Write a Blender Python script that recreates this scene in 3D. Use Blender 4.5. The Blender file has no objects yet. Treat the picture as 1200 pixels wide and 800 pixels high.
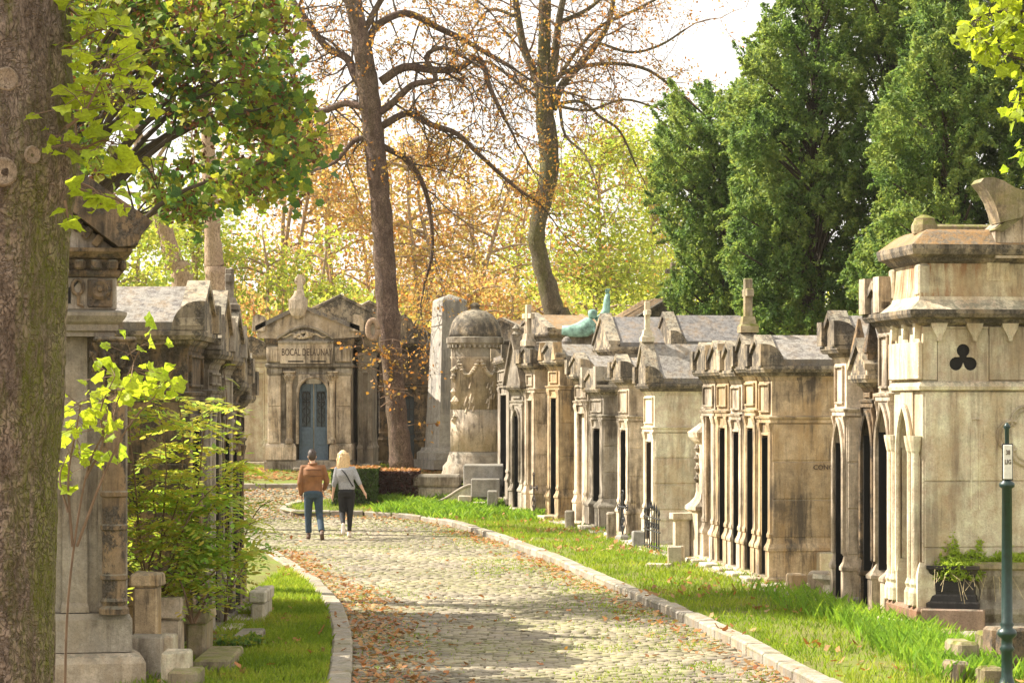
import bpy, bmesh, math, random
import numpy as np
from mathutils import Vector, Matrix, noise as mnoise
from mathutils.geometry import delaunay_2d_cdt
rnd = random.Random(11); npr = np.random.default_rng(5)
S = bpy.context.scene; C = S.collection
# ------------------------------------------------------------------ camera, sky, sun, exposure
F, H, HY = 3000.0, 2.7, 475.0            # focal length in photo pixels, eye height, horizon row
cam_d = bpy.data.cameras.new('camera'); cam = bpy.data.objects.new('camera', cam_d); C.objects.link(cam)
cam_d.sensor_width = 36; cam_d.lens = F/1200*36; cam_d.shift_y = (HY-400)/1200
cam_d.clip_start = .5; cam_d.clip_end = 2000
cam.location = (0, 0, H); cam.rotation_euler = (math.radians(90), 0, 0); S.camera = cam
SUN = Vector((-.74, .22, .72)).normalized()
W = bpy.data.worlds.new('World'); S.world = W; W.use_nodes = True
nt = W.node_tree; nt.nodes.clear()
sk = nt.nodes.new('ShaderNodeTexSky'); sk.sky_type = 'NISHITA'; sk.sun_disc = False
sk.sun_elevation = math.asin(SUN.z); sk.sun_rotation = math.atan2(SUN.x, SUN.y); sk.dust_density = 3
nz = nt.nodes.new('ShaderNodeTexNoise'); nz.inputs['Scale'].default_value = 2.2; nz.inputs['Detail'].default_value = 5
tc = nt.nodes.new('ShaderNodeTexCoord'); nt.links.new(tc.outputs['Generated'], nz.inputs['Vector'])
mr = nt.nodes.new('ShaderNodeMapRange'); mr.inputs['From Min'].default_value = .3; mr.inputs['From Max'].default_value = .6
mr.inputs['To Min'].default_value = .8; mr.inputs['To Max'].default_value = .97; nt.links.new(nz.outputs['Fac'], mr.inputs['Value'])
mx = nt.nodes.new('ShaderNodeMixRGB'); nt.links.new(mr.outputs[0], mx.inputs[0]); nt.links.new(sk.outputs[0], mx.inputs[1])
mx.inputs[2].default_value = (6.3, 6.0, 5.6, 1)
bg = nt.nodes.new('ShaderNodeBackground'); bg.inputs[1].default_value = .1; nt.links.new(mx.outputs[0], bg.inputs[0])
wo = nt.nodes.new('ShaderNodeOutputWorld'); nt.links.new(bg.outputs[0], wo.inputs[0])
sd = bpy.data.lights.new('sun', 'SUN'); sd.energy = 5; sd.angle = math.radians(.6); sd.color = (1, .92, .8)
so = bpy.data.objects.new('sun', sd); C.objects.link(so); so.rotation_euler = SUN.to_track_quat('Z', 'Y').to_euler(); so.location = (-30, 10, 30)
S.view_settings.view_transform = 'Standard'; S.view_settings.look = 'None'; S.view_settings.gamma = 1; S.view_settings.exposure = 1.35
S.cycles.max_bounces = 6; S.cycles.transparent_max_bounces = 4; S.cycles.diffuse_bounces = 4

# ------------------------------------------------------------------ places
def sst(t): t = np.clip(t, 0, 1); return t*t*(3-2*t)
def terr(y): return .91*sst((np.asarray(y, float)-56)/15) + np.clip(np.asarray(y, float)-80, 0, 1000)*.012
def at(px, py, Y): return Vector(((px-600)*Y/F, Y, H-(py-HY)*Y/F))
def hit(px, py, dz=0.):
    a, b = 12., 300.
    for _ in range(50):
        m = (a+b)/2
        if H-(py-HY)*m/F > float(terr(m))+dz: a = m
        else: b = m
    return at(px, py, a)

# ------------------------------------------------------------------ mesh helpers
class MB:
    def __init__(s): s.v = []; s.f = []
    def add(s, vs, fs, M=None):
        o = len(s.v)
        s.v += [tuple(M @ Vector(v)) if M is not None else tuple(v) for v in vs]
        s.f += [tuple(i+o for i in f) for f in fs]; return s
    def box(s, x0, x1, y0, y1, z0, z1, c=.012, M=None, j=0.):
        c = min(c, abs(x1-x0)*.4, abs(y1-y0)*.4, abs(z1-z0)*.4)
        V = []; idx = {}
        for i, (X, sx) in enumerate(((x0, 1), (x1, -1))):
            for k, (Y, sy) in enumerate(((y0, 1), (y1, -1))):
                for l, (Z, sz) in enumerate(((z0, 1), (z1, -1))):
                    q = (rnd.uniform(-j, j), rnd.uniform(-j, j), rnd.uniform(-j, j)) if j else (0, 0, 0)
                    idx[i, k, l] = len(V)
                    V += [(X+q[0], Y+sy*c+q[1], Z+sz*c+q[2]), (X+sx*c+q[0], Y+q[1], Z+sz*c+q[2]), (X+sx*c+q[0], Y+sy*c+q[1], Z+q[2])]
        g = lambda i, k, l, n: idx[i, k, l]+n
        Fs = []
        for i in (0, 1): Fs.append((g(i,0,0,0), g(i,1,0,0), g(i,1,1,0), g(i,0,1,0)))
        for k in (0, 1): Fs.append((g(0,k,0,1), g(1,k,0,1), g(1,k,1,1), g(0,k,1,1)))
        for l in (0, 1): Fs.append((g(0,0,l,2), g(1,0,l,2), g(1,1,l,2), g(0,1,l,2)))
        for i in (0, 1):
            for k in (0, 1): Fs.append((g(i,k,0,0), g(i,k,1,0), g(i,k,1,1), g(i,k,0,1)))
            for l in (0, 1): Fs.append((g(i,0,l,0), g(i,1,l,0), g(i,1,l,2), g(i,0,l,2)))
        for k in (0, 1):
            for l in (0, 1): Fs.append((g(0,k,l,1), g(1,k,l,1), g(1,k,l,2), g(0,k,l,2)))
        for t in idx.values(): Fs.append((t, t+1, t+2))
        return s.add(V, Fs, M)
    def stack(s, x0, x1, y0, y1, lv, M=None):          # rectangle rings (outset, z) from bottom to top
        V = []; Fs = []
        for o, z in lv: V += [(x0-o, y0-o, z), (x1+o, y0-o, z), (x1+o, y1+o, z), (x0-o, y1+o, z)]
        for i in range(len(lv)-1):
            for k in range(4): Fs.append((i*4+k, i*4+(k+1) % 4, i*4+4+(k+1) % 4, i*4+4+k))
        n = len(lv)*4; Fs += [(3, 2, 1, 0), (n-4, n-3, n-2, n-1)]
        return s.add(V, Fs, M)
    def prism(s, poly, a, b, ax='y', M=None):
        n = len(poly)
        mk = {'y': lambda p, t: (p[0], t, p[1]), 'x': lambda p, t: (t, p[0], p[1]), 'z': lambda p, t: (p[0], p[1], t)}[ax]
        V = [mk(p, a) for p in poly]+[mk(p, b) for p in poly]
        Fs = [tuple(range(n)), tuple(range(2*n-1, n-1, -1))]+[(i, (i+1) % n, n+(i+1) % n, n+i) for i in range(n)]
        return s.add(V, Fs, M)
    def lathe(s, prof, n=24, cx=0, cy=0, M=None, rot=0.):
        V = []; Fs = []
        for r, z in prof: V += [(cx+r*math.cos(2*math.pi*(k/n)+rot), cy+r*math.sin(2*math.pi*(k/n)+rot), z) for k in range(n)]
        for i in range(len(prof)-1):
            for k in range(n): Fs.append((i*n+k, i*n+(k+1) % n, (i+1)*n+(k+1) % n, (i+1)*n+k))
        Fs += [tuple(range(n-1, -1, -1)), tuple(range((len(prof)-1)*n, len(prof)*n))]
        return s.add(V, Fs, M)
    def tube(s, pts, rad, n=6, M=None, ell=None):
        pts = [Vector(p) for p in pts]; V = []; Fs = []; up = Vector((.13, .27, .95)); m = len(pts)
        for i, p in enumerate(pts):
            t = (pts[min(i+1, m-1)]-pts[max(i-1, 0)])
            t = t.normalized() if t.length > 1e-9 else Vector((0, 0, 1))
            if i == 0:
                a = t.cross(up); a = a.normalized() if a.length > .05 else t.cross(Vector((1, 0, 0))).normalized()
            else:
                a = (a-t*a.dot(t)); a = a.normalized() if a.length > 1e-6 else t.orthogonal().normalized()
            b = t.cross(a); r = rad[i] if hasattr(rad, '__len__') else rad
            for k in range(n):
                w = 2*math.pi*k/n; V.append(p+(a*math.cos(w)+b*math.sin(w))*r)
        for i in range(m-1):
            for k in range(n): Fs.append((i*n+k, i*n+(k+1) % n, (i+1)*n+(k+1) % n, (i+1)*n+k))
        Fs += [tuple(range(n-1, -1, -1)), tuple(range((m-1)*n, m*n))]
        return s.add(V, Fs, M)
    def loft(s, rings, n=20, M=None):                  # rings (cx, cy, cz, rx, ry)
        V = []; Fs = []
        for cx, cy, cz, rx, ry in rings:
            for k in range(n):
                w = 2*math.pi*k/n; ca, sa = math.cos(w), math.sin(w)
                V.append((cx+rx*math.copysign(abs(ca)**.85, ca), cy+ry*math.copysign(abs(sa)**.85, sa), cz))
        for i in range(len(rings)-1):
            for k in range(n): Fs.append((i*n+k, i*n+(k+1) % n, (i+1)*n+(k+1) % n, (i+1)*n+k))
        Fs += [tuple(range(n-1, -1, -1)), tuple(range((len(rings)-1)*n, len(rings)*n))]
        return s.add(V, Fs, M)
    def mesh(s, name, recalc=True, smooth=False):
        me = bpy.data.meshes.new(name); me.from_pydata(s.v, [], s.f)
        if recalc:
            bm = bmesh.new(); bm.from_mesh(me); bmesh.ops.recalc_face_normals(bm, faces=bm.faces); bm.to_mesh(me); bm.free()
        if smooth: me.polygons.foreach_set('use_smooth', [True]*len(me.polygons))
        return me
    def build(s, name, mat, parent=None, smooth=False, recalc=True):
        return link(name, s.mesh(name, recalc, smooth), mat, parent)
def link(name, me, mat=None, parent=None):
    if mat and not me.materials: me.materials.append(mat)
    o = bpy.data.objects.new(name, me); C.objects.link(o)
    if parent: o.parent = parent
    return o
def tag(o, label=None, cat=None, group=None, kind=None):
    if label: o['label'] = label
    if cat: o['category'] = cat
    if group: o['group'] = group
    if kind: o['kind'] = kind
    return o
def thing(name, label, cat, loc=(0, 0, 0), rz=0., group=None):
    o = bpy.data.objects.new(name, None); C.objects.link(o); o.location = loc; o.rotation_euler = (0, 0, rz); o.empty_display_size = .2
    return tag(o, label, cat, group)
def np_mesh(name, verts, faces, mat, parent=None, smooth=False):
    """verts (n,3), faces (m,k) all of one size"""
    me = bpy.data.meshes.new(name); verts = np.asarray(verts, np.float32); faces = np.asarray(faces, np.int32)
    m, k = faces.shape
    me.vertices.add(len(verts)); me.vertices.foreach_set('co', verts.ravel())
    me.loops.add(m*k); me.loops.foreach_set('vertex_index', faces.ravel())
    me.polygons.add(m); me.polygons.foreach_set('loop_start', np.arange(0, m*k, k, dtype=np.int32))
    me.update(calc_edges=True)
    if smooth: me.polygons.foreach_set('use_smooth', np.ones(m, bool))
    return link(name, me, mat, parent)
def inpoly(x, y, P):
    x = np.asarray(x); y = np.asarray(y); r = np.zeros(x.shape, bool); n = len(P)
    for i in range(n):
        x0, y0 = P[i]; x1, y1 = P[(i+1) % n]
        if y0 == y1: continue
        r ^= ((y0 > y) != (y1 > y)) & (x < (x1-x0)*(y-y0)/(y1-y0)+x0)
    return r
def vnoise(x, y, sc=1., seed=0):                       # smooth value noise, vectorised
    x = np.asarray(x)*sc+seed*17.3; y = np.asarray(y)*sc+seed*9.1
    xi = np.floor(x); yi = np.floor(y); fx = x-xi; fy = y-yi; fx = fx*fx*(3-2*fx); fy = fy*fy*(3-2*fy)
    h = lambda a, b: np.modf(np.abs(np.sin(a*127.1+b*311.7)*43758.5453))[0]
    return (h(xi, yi)*(1-fx)+h(xi+1, yi)*fx)*(1-fy)+(h(xi, yi+1)*(1-fx)+h(xi+1, yi+1)*fx)*fy

# ------------------------------------------------------------------ materials
def new_mat(name):
    m = bpy.data.materials.new(name); m.use_nodes = True; t = m.node_tree; t.nodes.clear()
    out = t.nodes.new('ShaderNodeOutputMaterial'); p = t.nodes.new('ShaderNodeBsdfPrincipled')
    t.links.new(p.outputs[0], out.inputs[0]); return m, t, p, out
def nd(t, k, **kw):
    n = t.nodes.new(k)
    for a, b in kw.items(): setattr(n, a, b)
    return n
def noise_n(t, vec, scale, detail=4, rough=.6, sc3=None):
    if sc3:
        mp = nd(t, 'ShaderNodeMapping'); mp.inputs['Scale'].default_value = sc3; t.links.new(vec, mp.inputs['Vector']); vec = mp.outputs[0]
    n = nd(t, 'ShaderNodeTexNoise'); n.inputs['Scale'].default_value = scale; n.inputs['Detail'].default_value = detail
    n.inputs['Roughness'].default_value = rough; t.links.new(vec, n.inputs['Vector']); return n.outputs['Fac']
def ramp(t, v, a, b, lo=0., hi=1.):
    m = nd(t, 'ShaderNodeMapRange'); m.inputs['From Min'].default_value = a; m.inputs['From Max'].default_value = b
    m.inputs['To Min'].default_value = lo; m.inputs['To Max'].default_value = hi; t.links.new(v, m.inputs['Value']); return m.outputs[0]
def mixc(t, fac, a, b, mode='MIX'):
    m = nd(t, 'ShaderNodeMixRGB', blend_type=mode)
    for i, v in ((0, fac), (1, a), (2, b)):
        if isinstance(v, (int, float)): m.inputs[i].default_value = v
        elif isinstance(v, tuple): m.inputs[i].default_value = (*v, 1)
        else: t.links.new(v, m.inputs[i])
    return m.outputs[0]
def math_n(t, op, a, b=None):
    m = nd(t, 'ShaderNodeMath', operation=op)
    for i, v in ((0, a), (1, b)):
        if v is None: continue
        if isinstance(v, (int, float)): m.inputs[i].default_value = v
        else: t.links.new(v, m.inputs[i])
    return m.outputs[0]
def pos(t): return nd(t, 'ShaderNodeNewGeometry').outputs['Position']
def stone(name, base, dark=(.07, .055, .04), stain=.5, streak=.5, top=(.2, .19, .14), topamt=.8, speck=.35, moss=0., bump=.4, rust=0., warm=(.45, .3, .14), warmamt=.25, rough=.85, crust=.0):
    m, t, p, out = new_mat(name); P = pos(t); g = nd(t, 'ShaderNodeNewGeometry')
    sepn = nd(t, 'ShaderNodeSeparateXYZ'); t.links.new(g.outputs['Normal'], sepn.inputs[0])
    big = noise_n(t, P, 1.1, 6, .65); med = noise_n(t, P, 5.5, 7, .7); fine = noise_n(t, P, 38, 5, .75)
    st = noise_n(t, P, 5, 6, .7, (1, 1, .1)); st1 = noise_n(t, P, 16, 5, .7, (1, 1, .08)); st2 = noise_n(t, P, 2.3, 5, .6, (1.5, 1.5, .5))
    col = mixc(t, ramp(t, med, .36, .64), tuple(c*.74 for c in base), tuple(min(.85, c*1.2) for c in base))
    col = mixc(t, ramp(t, fine, .35, .65), mixc(t, 1., col, (.86, .84, .8), 'MULTIPLY'), mixc(t, 1., col, (1.1, 1.1, 1.08), 'MULTIPLY'))
    col = mixc(t, ramp(t, st2, .46, .62, 0, warmamt*1.5), col, warm)
    oi = nd(t, 'ShaderNodeObjectInfo'); col = mixc(t, 1., col, mixc(t, oi.outputs['Random'], (.74, .72, .69), (1.1, 1.09, 1.06)), 'MULTIPLY')
    sk_ = math_n(t, 'MULTIPLY', ramp(t, st, .48, .6, 0, 1), ramp(t, big, .36, .56, .1, min(1, streak*1.25))); col = mixc(t, sk_, col, tuple(c*1.6 for c in dark))
    sk2 = math_n(t, 'MULTIPLY', ramp(t, st1, .53, .62, 0, 1), ramp(t, big, .42, .6, 0, min(1, streak))); col = mixc(t, sk2, col, dark)
    bl = math_n(t, 'MULTIPLY', ramp(t, big, .5, .62), ramp(t, med, .4, .55, 0, min(1, stain*1.3))); col = mixc(t, bl, col, tuple(c*1.3 for c in dark))
    if crust:
        cr_ = ramp(t, noise_n(t, P, 4.2, 8, .78, (1, 1, .8)), .56-.16*crust, .6-.1*crust, 0, .93); col = mixc(t, cr_, col, mixc(t, ramp(t, fine, .4, .62), dark, tuple(c*2.6+.03 for c in dark)))
    up = math_n(t, 'MULTIPLY', ramp(t, sepn.outputs[2], .35, .8), ramp(t, noise_n(t, P, 11, 8, .8), .44, .54, 0, topamt)); col = mixc(t, up, col, top)
    if moss:
        mo = math_n(t, 'MULTIPLY', ramp(t, noise_n(t, P, 3.4, 5, .7), .46, .6, 0, moss), ramp(t, sepn.outputs[2], -.2, .6, .25, 1)); col = mixc(t, mo, col, (.14, .15, .02))
    if rust:
        rs = math_n(t, 'MULTIPLY', ramp(t, noise_n(t, P, 15, 5, .65, (1, 1, .07)), .47, .58), ramp(t, noise_n(t, P, .9, 2, .5), .4, .56, 0, rust)); col = mixc(t, rs, col, (.26, .085, .02))
    col = mixc(t, ramp(t, noise_n(t, P, 75, 4, .85), .55, .64, 0, speck*1.3), col, dark)
    t.links.new(col, p.inputs['Base Color']); p.inputs['Roughness'].default_value = rough; p.inputs['Specular IOR Level'].default_value = .25
    b = nd(t, 'ShaderNodeBump'); b.inputs['Strength'].default_value = bump; b.inputs['Distance'].default_value = .04
    t.links.new(math_n(t, 'ADD', math_n(t, 'MULTIPLY', med, 1.3), fine), b.inputs['Height']); t.links.new(b.outputs[0], p.inputs['Normal'])
    return m
def plain(name, col, rough=.7, metal=0., var=.25, scale=18, bump=.1):
    m, t, p, out = new_mat(name); P = pos(t); n = noise_n(t, P, scale, 5, .65)
    t.links.new(mixc(t, ramp(t, n, .3, .7), tuple(c*(1-var) for c in col), tuple(min(1, c*(1+var)) for c in col)), p.inputs['Base Color'])
    p.inputs['Roughness'].default_value = rough; p.inputs['Metallic'].default_value = metal
    if bump:
        b = nd(t, 'ShaderNodeBump'); b.inputs['Strength'].default_value = bump*3; b.inputs['Distance'].default_value = .01
        t.links.new(n, b.inputs['Height']); t.links.new(b.outputs[0], p.inputs['Normal'])
    return m
def leafm(name, cols, tr=.5, clump=.6, rough=.6):
    m, t, p, out = new_mat(name); g = nd(t, 'ShaderNodeNewGeometry')
    r = math_n(t, 'ADD', math_n(t, 'MULTIPLY', g.outputs['Random Per Island'], 1-clump*.6), math_n(t, 'MULTIPLY', ramp(t, noise_n(t, g.outputs['Position'], .8, 3, .6), .35, .65), clump*.6))
    cr = nd(t, 'ShaderNodeValToRGB'); e = cr.color_ramp.elements
    e[0].position = 0; e[0].color = (*cols[0], 1); e[1].position = 1; e[1].color = (*cols[-1], 1)
    for i, c in enumerate(cols[1:-1]): q = e.new((i+1)/(len(cols)-1)); q.color = (*c, 1)
    t.links.new(r, cr.inputs[0]); t.links.new(cr.outputs[0], p.inputs['Base Color']); p.inputs['Roughness'].default_value = rough
    p.inputs['Specular IOR Level'].default_value = .3
    vn = mixc(t, ramp(t, noise_n(t, g.outputs['Position'], 55, 4, .7), .35, .65), mixc(t, 1., cr.outputs[0], (.62, .62, .6), 'MULTIPLY'), mixc(t, 1., cr.outputs[0], (1.12, 1.12, 1.05), 'MULTIPLY')); t.links.new(vn, p.inputs['Base Color'])
    tl = nd(t, 'ShaderNodeBsdfTranslucent'); t.links.new(mixc(t, .35, vn, mixc(t, 1., vn, (2.2, 2.0, .7), 'MULTIPLY')), tl.inputs[0])
    ms = nd(t, 'ShaderNodeMixShader'); ms.inputs[0].default_value = tr
    t.links.new(p.outputs[0], ms.inputs[1]); t.links.new(tl.outputs[0], ms.inputs[2]); t.links.new(ms.outputs[0], out.inputs[0])
    return m
def bark(name, c0, c1, moss=0., scale=1., bump=.8):
    m, t, p, out = new_mat(name); P = pos(t)
    wp = nd(t, 'ShaderNodeVectorMath', operation='ADD'); nz3 = nd(t, 'ShaderNodeTexNoise'); nz3.inputs['Scale'].default_value = 5*scale; nz3.inputs['Detail'].default_value = 5; t.links.new(P, nz3.inputs['Vector'])
    vs = nd(t, 'ShaderNodeVectorMath', operation='SCALE'); vs.inputs['Scale'].default_value = .4; t.links.new(nz3.outputs['Color'], vs.inputs[0]); t.links.new(P, wp.inputs[0]); t.links.new(vs.outputs[0], wp.inputs[1])
    mp = nd(t, 'ShaderNodeMapping'); mp.inputs['Scale'].default_value = (1, 1, .2); t.links.new(wp.outputs[0], mp.inputs['Vector'])
    vo = nd(t, 'ShaderNodeTexVoronoi', feature='DISTANCE_TO_EDGE'); vo.inputs['Scale'].default_value = 20*scale; t.links.new(mp.outputs[0], vo.inputs['Vector'])
    crack = ramp(t, vo.outputs['Distance'], .0, .16)
    n1 = noise_n(t, P, 9*scale, 7, .75, (1, 1, .35)); n2 = noise_n(t, P, 2.2*scale, 5, .65); n3 = noise_n(t, P, 45*scale, 5, .8, (1, 1, .6))
    col = mixc(t, ramp(t, n1, .38, .62), tuple(c*1.5 for c in c0), c1); col = mixc(t, ramp(t, n2, .48, .62, 0, .7), col, tuple(min(1, c*1.55) for c in c1))
    col = mixc(t, ramp(t, n3, .48, .6, 0, .75), col, tuple(c*.7 for c in c0))
    if moss:
        col = mixc(t, math_n(t, 'MULTIPLY', ramp(t, noise_n(t, P, 1.5*scale, 6, .75, (1, 1, .2)), .47, .58, 0, moss), ramp(t, n3, .35, .6, .35, 1)), col, (.15, .17, .02))
    col = mixc(t, math_n(t, 'MULTIPLY', math_n(t, 'SUBTRACT', 1., crack), ramp(t, n2, .42, .6, .0, .6)), col, tuple(c*.5 for c in c0))
    t.links.new(col, p.inputs['Base Color']); p.inputs['Roughness'].default_value = .9; p.inputs['Specular IOR Level'].default_value = .2
    b = nd(t, 'ShaderNodeBump'); b.inputs['Strength'].default_value = bump; b.inputs['Distance'].default_value = .04
    t.links.new(math_n(t, 'ADD', math_n(t, 'ADD', math_n(t, 'MULTIPLY', crack, .8), n1), math_n(t, 'MULTIPLY', n3, .6)), b.inputs['Height']); t.links.new(b.outputs[0], p.inputs['Normal'])
    return m
M = {}
M['cream'] = stone('cream_limestone', (.84, .685, .53), dark=(.12, .085, .06), stain=.3, streak=.4, rust=0, warmamt=.3)
M['rusty'] = stone('rust_streaked_limestone', (.78, .64, .44), stain=.35, streak=.4, rust=.9, warmamt=.35)
M['ochre'] = stone('ochre_limestone', (.56, .43, .28), stain=.6, streak=.8, warm=(.42, .27, .12), warmamt=.45)
M['pale'] = stone('pale_limestone', (.68, .575, .46), stain=.5, streak=.7)
M['grey'] = stone('grey_limestone', (.39, .35, .30), warmamt=.12, stain=.65, streak=.8)
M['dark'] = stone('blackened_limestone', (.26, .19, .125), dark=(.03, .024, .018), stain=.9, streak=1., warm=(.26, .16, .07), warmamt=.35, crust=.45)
M['crust'] = stone('black_crusted_ledge_stone', (.40, .34, .26), dark=(.045, .038, .03), stain=.8, streak=.8, crust=.55, top=(.42, .38, .28), topamt=.6)
M['roof'] = stone('lichened_roof_stone', (.25, .23, .21), dark=(.1, .09, .085), stain=.6, streak=.3, top=(.42, .4, .35), topamt=.6, speck=.6, bump=.7, crust=.3)
M['roofdark'] = stone('dark_roof_slate', (.17, .165, .17), dark=(.08, .08, .08), stain=.5, streak=.3, top=(.34, .32, .3), topamt=.4, speck=.4, bump=.5)
M['roofleaf'] = stone('leaf_strewn_roof_stone', (.38, .33, .25), dark=(.1, .08, .06), stain=.6, top=(.34, .2, .08), topamt=.9, speck=.5, bump=.7)
M['granite'] = stone('grey_granite', (.33, .32, .31), stain=.3, streak=.3, speck=.4, warmamt=.05)
M['obelisk'] = stone('streaked_grey_obelisk_stone', (.42, .40, .37), dark=(.15, .14, .13), stain=.3, streak=.8, warmamt=.1)
M['mossy'] = stone('mossy_stone', (.42, .36, .26), stain=.6, streak=.5, moss=.95, top=(.2, .2, .06))
M['slab'] = stone('pale_tomb_stone', (.66, .62, .52), stain=.3, streak=.3, topamt=.4, top=(.5, .46, .35))
M['kerb'] = stone('kerb_granite', (.36, .33, .29), stain=.4, streak=.1, top=(.4, .37, .31), topamt=.5, speck=.5, moss=.3)
M['red'] = stone('red_brown_stone', (.30, .18, .12), stain=.5, streak=.4, warm=(.3, .12, .05))
M['pink'] = stone('pink_granite', (.42, .29, .23), stain=.2, streak=.2, speck=.5)
M['blackm'] = stone('black_marble', (.035, .032, .035), dark=(.01, .01, .01), top=(.1, .09, .08), warmamt=.05, rough=.4, speck=.1)
M['iron'] = plain('black_iron', (.03, .03, .032), .55, .3)
M['rustiron'] = plain('rusted_iron_door', (.045, .03, .022), .7, .1)
M['green_iron'] = plain('dark_green_painted_iron', (.01, .032, .027), .4, 0, .3)
M['blue'] = plain('blue_grey_painted_metal', (.085, .125, .165), .55, 0, .2)
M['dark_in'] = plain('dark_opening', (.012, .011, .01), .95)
M['verdigris'] = plain('green_verdigris_bronze', (.2, .34, .28), .8, 0, .6, 9)
M['glass'] = plain('dark_window_glass', (.05, .07, .08), .15)
M['enamel'] = plain('worn_white_enamel', (.7, .68, .6), .5, 0, .2)
M['ink'] = plain('dark_letter_paint', (.09, .06, .04), .8)
M['bark_near'] = bark('near_trunk_bark', (.1, .072, .052), (.33, .255, .2), 1., 1.3, .8)
M['bark_red'] = bark('reddish_brown_bark', (.07, .045, .035), (.22, .15, .115), .15, 1)
M['bark_grey'] = bark('grey_olive_bark', (.07, .058, .035), (.19, .155, .1), .5, 1)
M['bark_far'] = bark('far_grey_brown_bark', (.22, .15, .10), (.4, .29, .2), .1, .7, .3)
M['twig'] = plain('brown_twig', (.16, .10, .06), .9, 0, .4, 3, 0)
M['twig_dark'] = plain('dark_twig', (.07, .05, .035), .9, 0, .4, 3, 0)
M['leaf_gold'] = leafm('yellow_maple_leaf', [(.22, .34, .02), (.3, .42, .03), (.42, .5, .04), (.24, .4, .04), (.46, .48, .05)], .6, .3)
M['leaf_maple'] = leafm('green_maple_leaf', [(.06, .13, .05), (.1, .2, .05), (.18, .27, .04), (.36, .36, .04), (.08, .17, .08)], .5, .5)
M['leaf_seed'] = leafm('brown_seed_bunch', [(.12, .045, .02), (.2, .08, .035)], .2)
M['leaf_orange'] = leafm('dry_orange_leaf', [(.38, .14, .03), (.5, .22, .05), (.42, .3, .08), (.3, .11, .03)], .45)
M['leaf_rust'] = leafm('rusty_beech_leaf', [(.46, .22, .09), (.55, .33, .15), (.46, .42, .14), (.45, .18, .08), (.56, .42, .2)], .55, .9)
M['leaf_lime'] = leafm('lime_yellow_leaf', [(.22, .32, .05), (.36, .46, .07), (.5, .5, .09), (.26, .4, .07), (.5, .38, .12)], .5, 1.)
M['leaf_yew'] = leafm('yew_foliage', [(.04, .09, .025), (.13, .23, .07), (.21, .32, .09), (.34, .41, .11), (.12, .22, .09)], .5, 1.)
M['leaf_plant'] = leafm('sapling_leaf', [(.2, .42, .07), (.32, .52, .08), (.46, .58, .09), (.62, .52, .1), (.24, .46, .1)], .5)
M['leaf_hedge'] = leafm('hedge_leaf', [(.05, .09, .025), (.08, .13, .03), (.06, .1, .04)], .2)
M['leaf_purple'] = leafm('dark_purple_leaf', [(.05, .02, .02), (.09, .035, .03), (.04, .03, .015)], .2)
M['leaf_fall'] = leafm('fallen_leaf', [(.36, .12, .04), (.5, .22, .08), (.42, .28, .12), (.28, .1, .04), (.55, .35, .1)], .2, .4)
M['grassm'] = leafm('grass_blade', [(.12, .21, .02), (.2, .31, .025), (.3, .4, .04), (.42, .42, .08)], .45, 1.)
M['fernm'] = leafm('fresh_fern', [(.3, .45, .06), (.42, .55, .08), (.5, .6, .1)], .5, .6)
M['weedm'] = leafm('weed_blade', [(.12, .25, .03), (.2, .36, .04), (.3, .42, .05)], .5, .6)
M['hay'] = plain('dry_straw', (.5, .4, .22), .9, 0, .3, 9, 0)
# ------------------------------------------------------------------ ground materials
def ground_mat(name, cols, sc=2., bump=.6, green=.5, gcol=(.16, .2, .03)):
    m, t, p, out = new_mat(name); P = pos(t)
    n1 = noise_n(t, P, sc, 6, .7); n2 = noise_n(t, P, sc*14, 4, .7); n3 = noise_n(t, P, sc*.5, 5, .65)
    col = mixc(t, ramp(t, n1, .35, .65), cols[0], cols[1]); col = mixc(t, ramp(t, n2, .5, .66, 0, .7), col, cols[2])
    col = mixc(t, ramp(t, n3, .47, .6, 0, green), col, gcol)
    t.links.new(col, p.inputs['Base Color']); p.inputs['Roughness'].default_value = .95; p.inputs['Specular IOR Level'].default_value = .15
    b = nd(t, 'ShaderNodeBump'); b.inputs['Strength'].default_value = bump; b.inputs['Distance'].default_value = .03
    t.links.new(n2, b.inputs['Height']); t.links.new(b.outputs[0], p.inputs['Normal']); return m
M['earth'] = ground_mat('leafy_earth', [(.16, .11, .06), (.26, .18, .1), (.36, .2, .09)], 2, .8, .5, (.13, .17, .03))
M['joint'] = ground_mat('mossy_road_joints', [(.1, .085, .05), (.17, .14, .08), (.2, .14, .07)], 1.5, .5, .6, (.15, .18, .03))
M['turf'] = ground_mat('turf_soil', [(.13, .13, .04), (.18, .2, .05), (.26, .18, .08)], 2, .8, .7, (.15, .2, .03))
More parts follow.
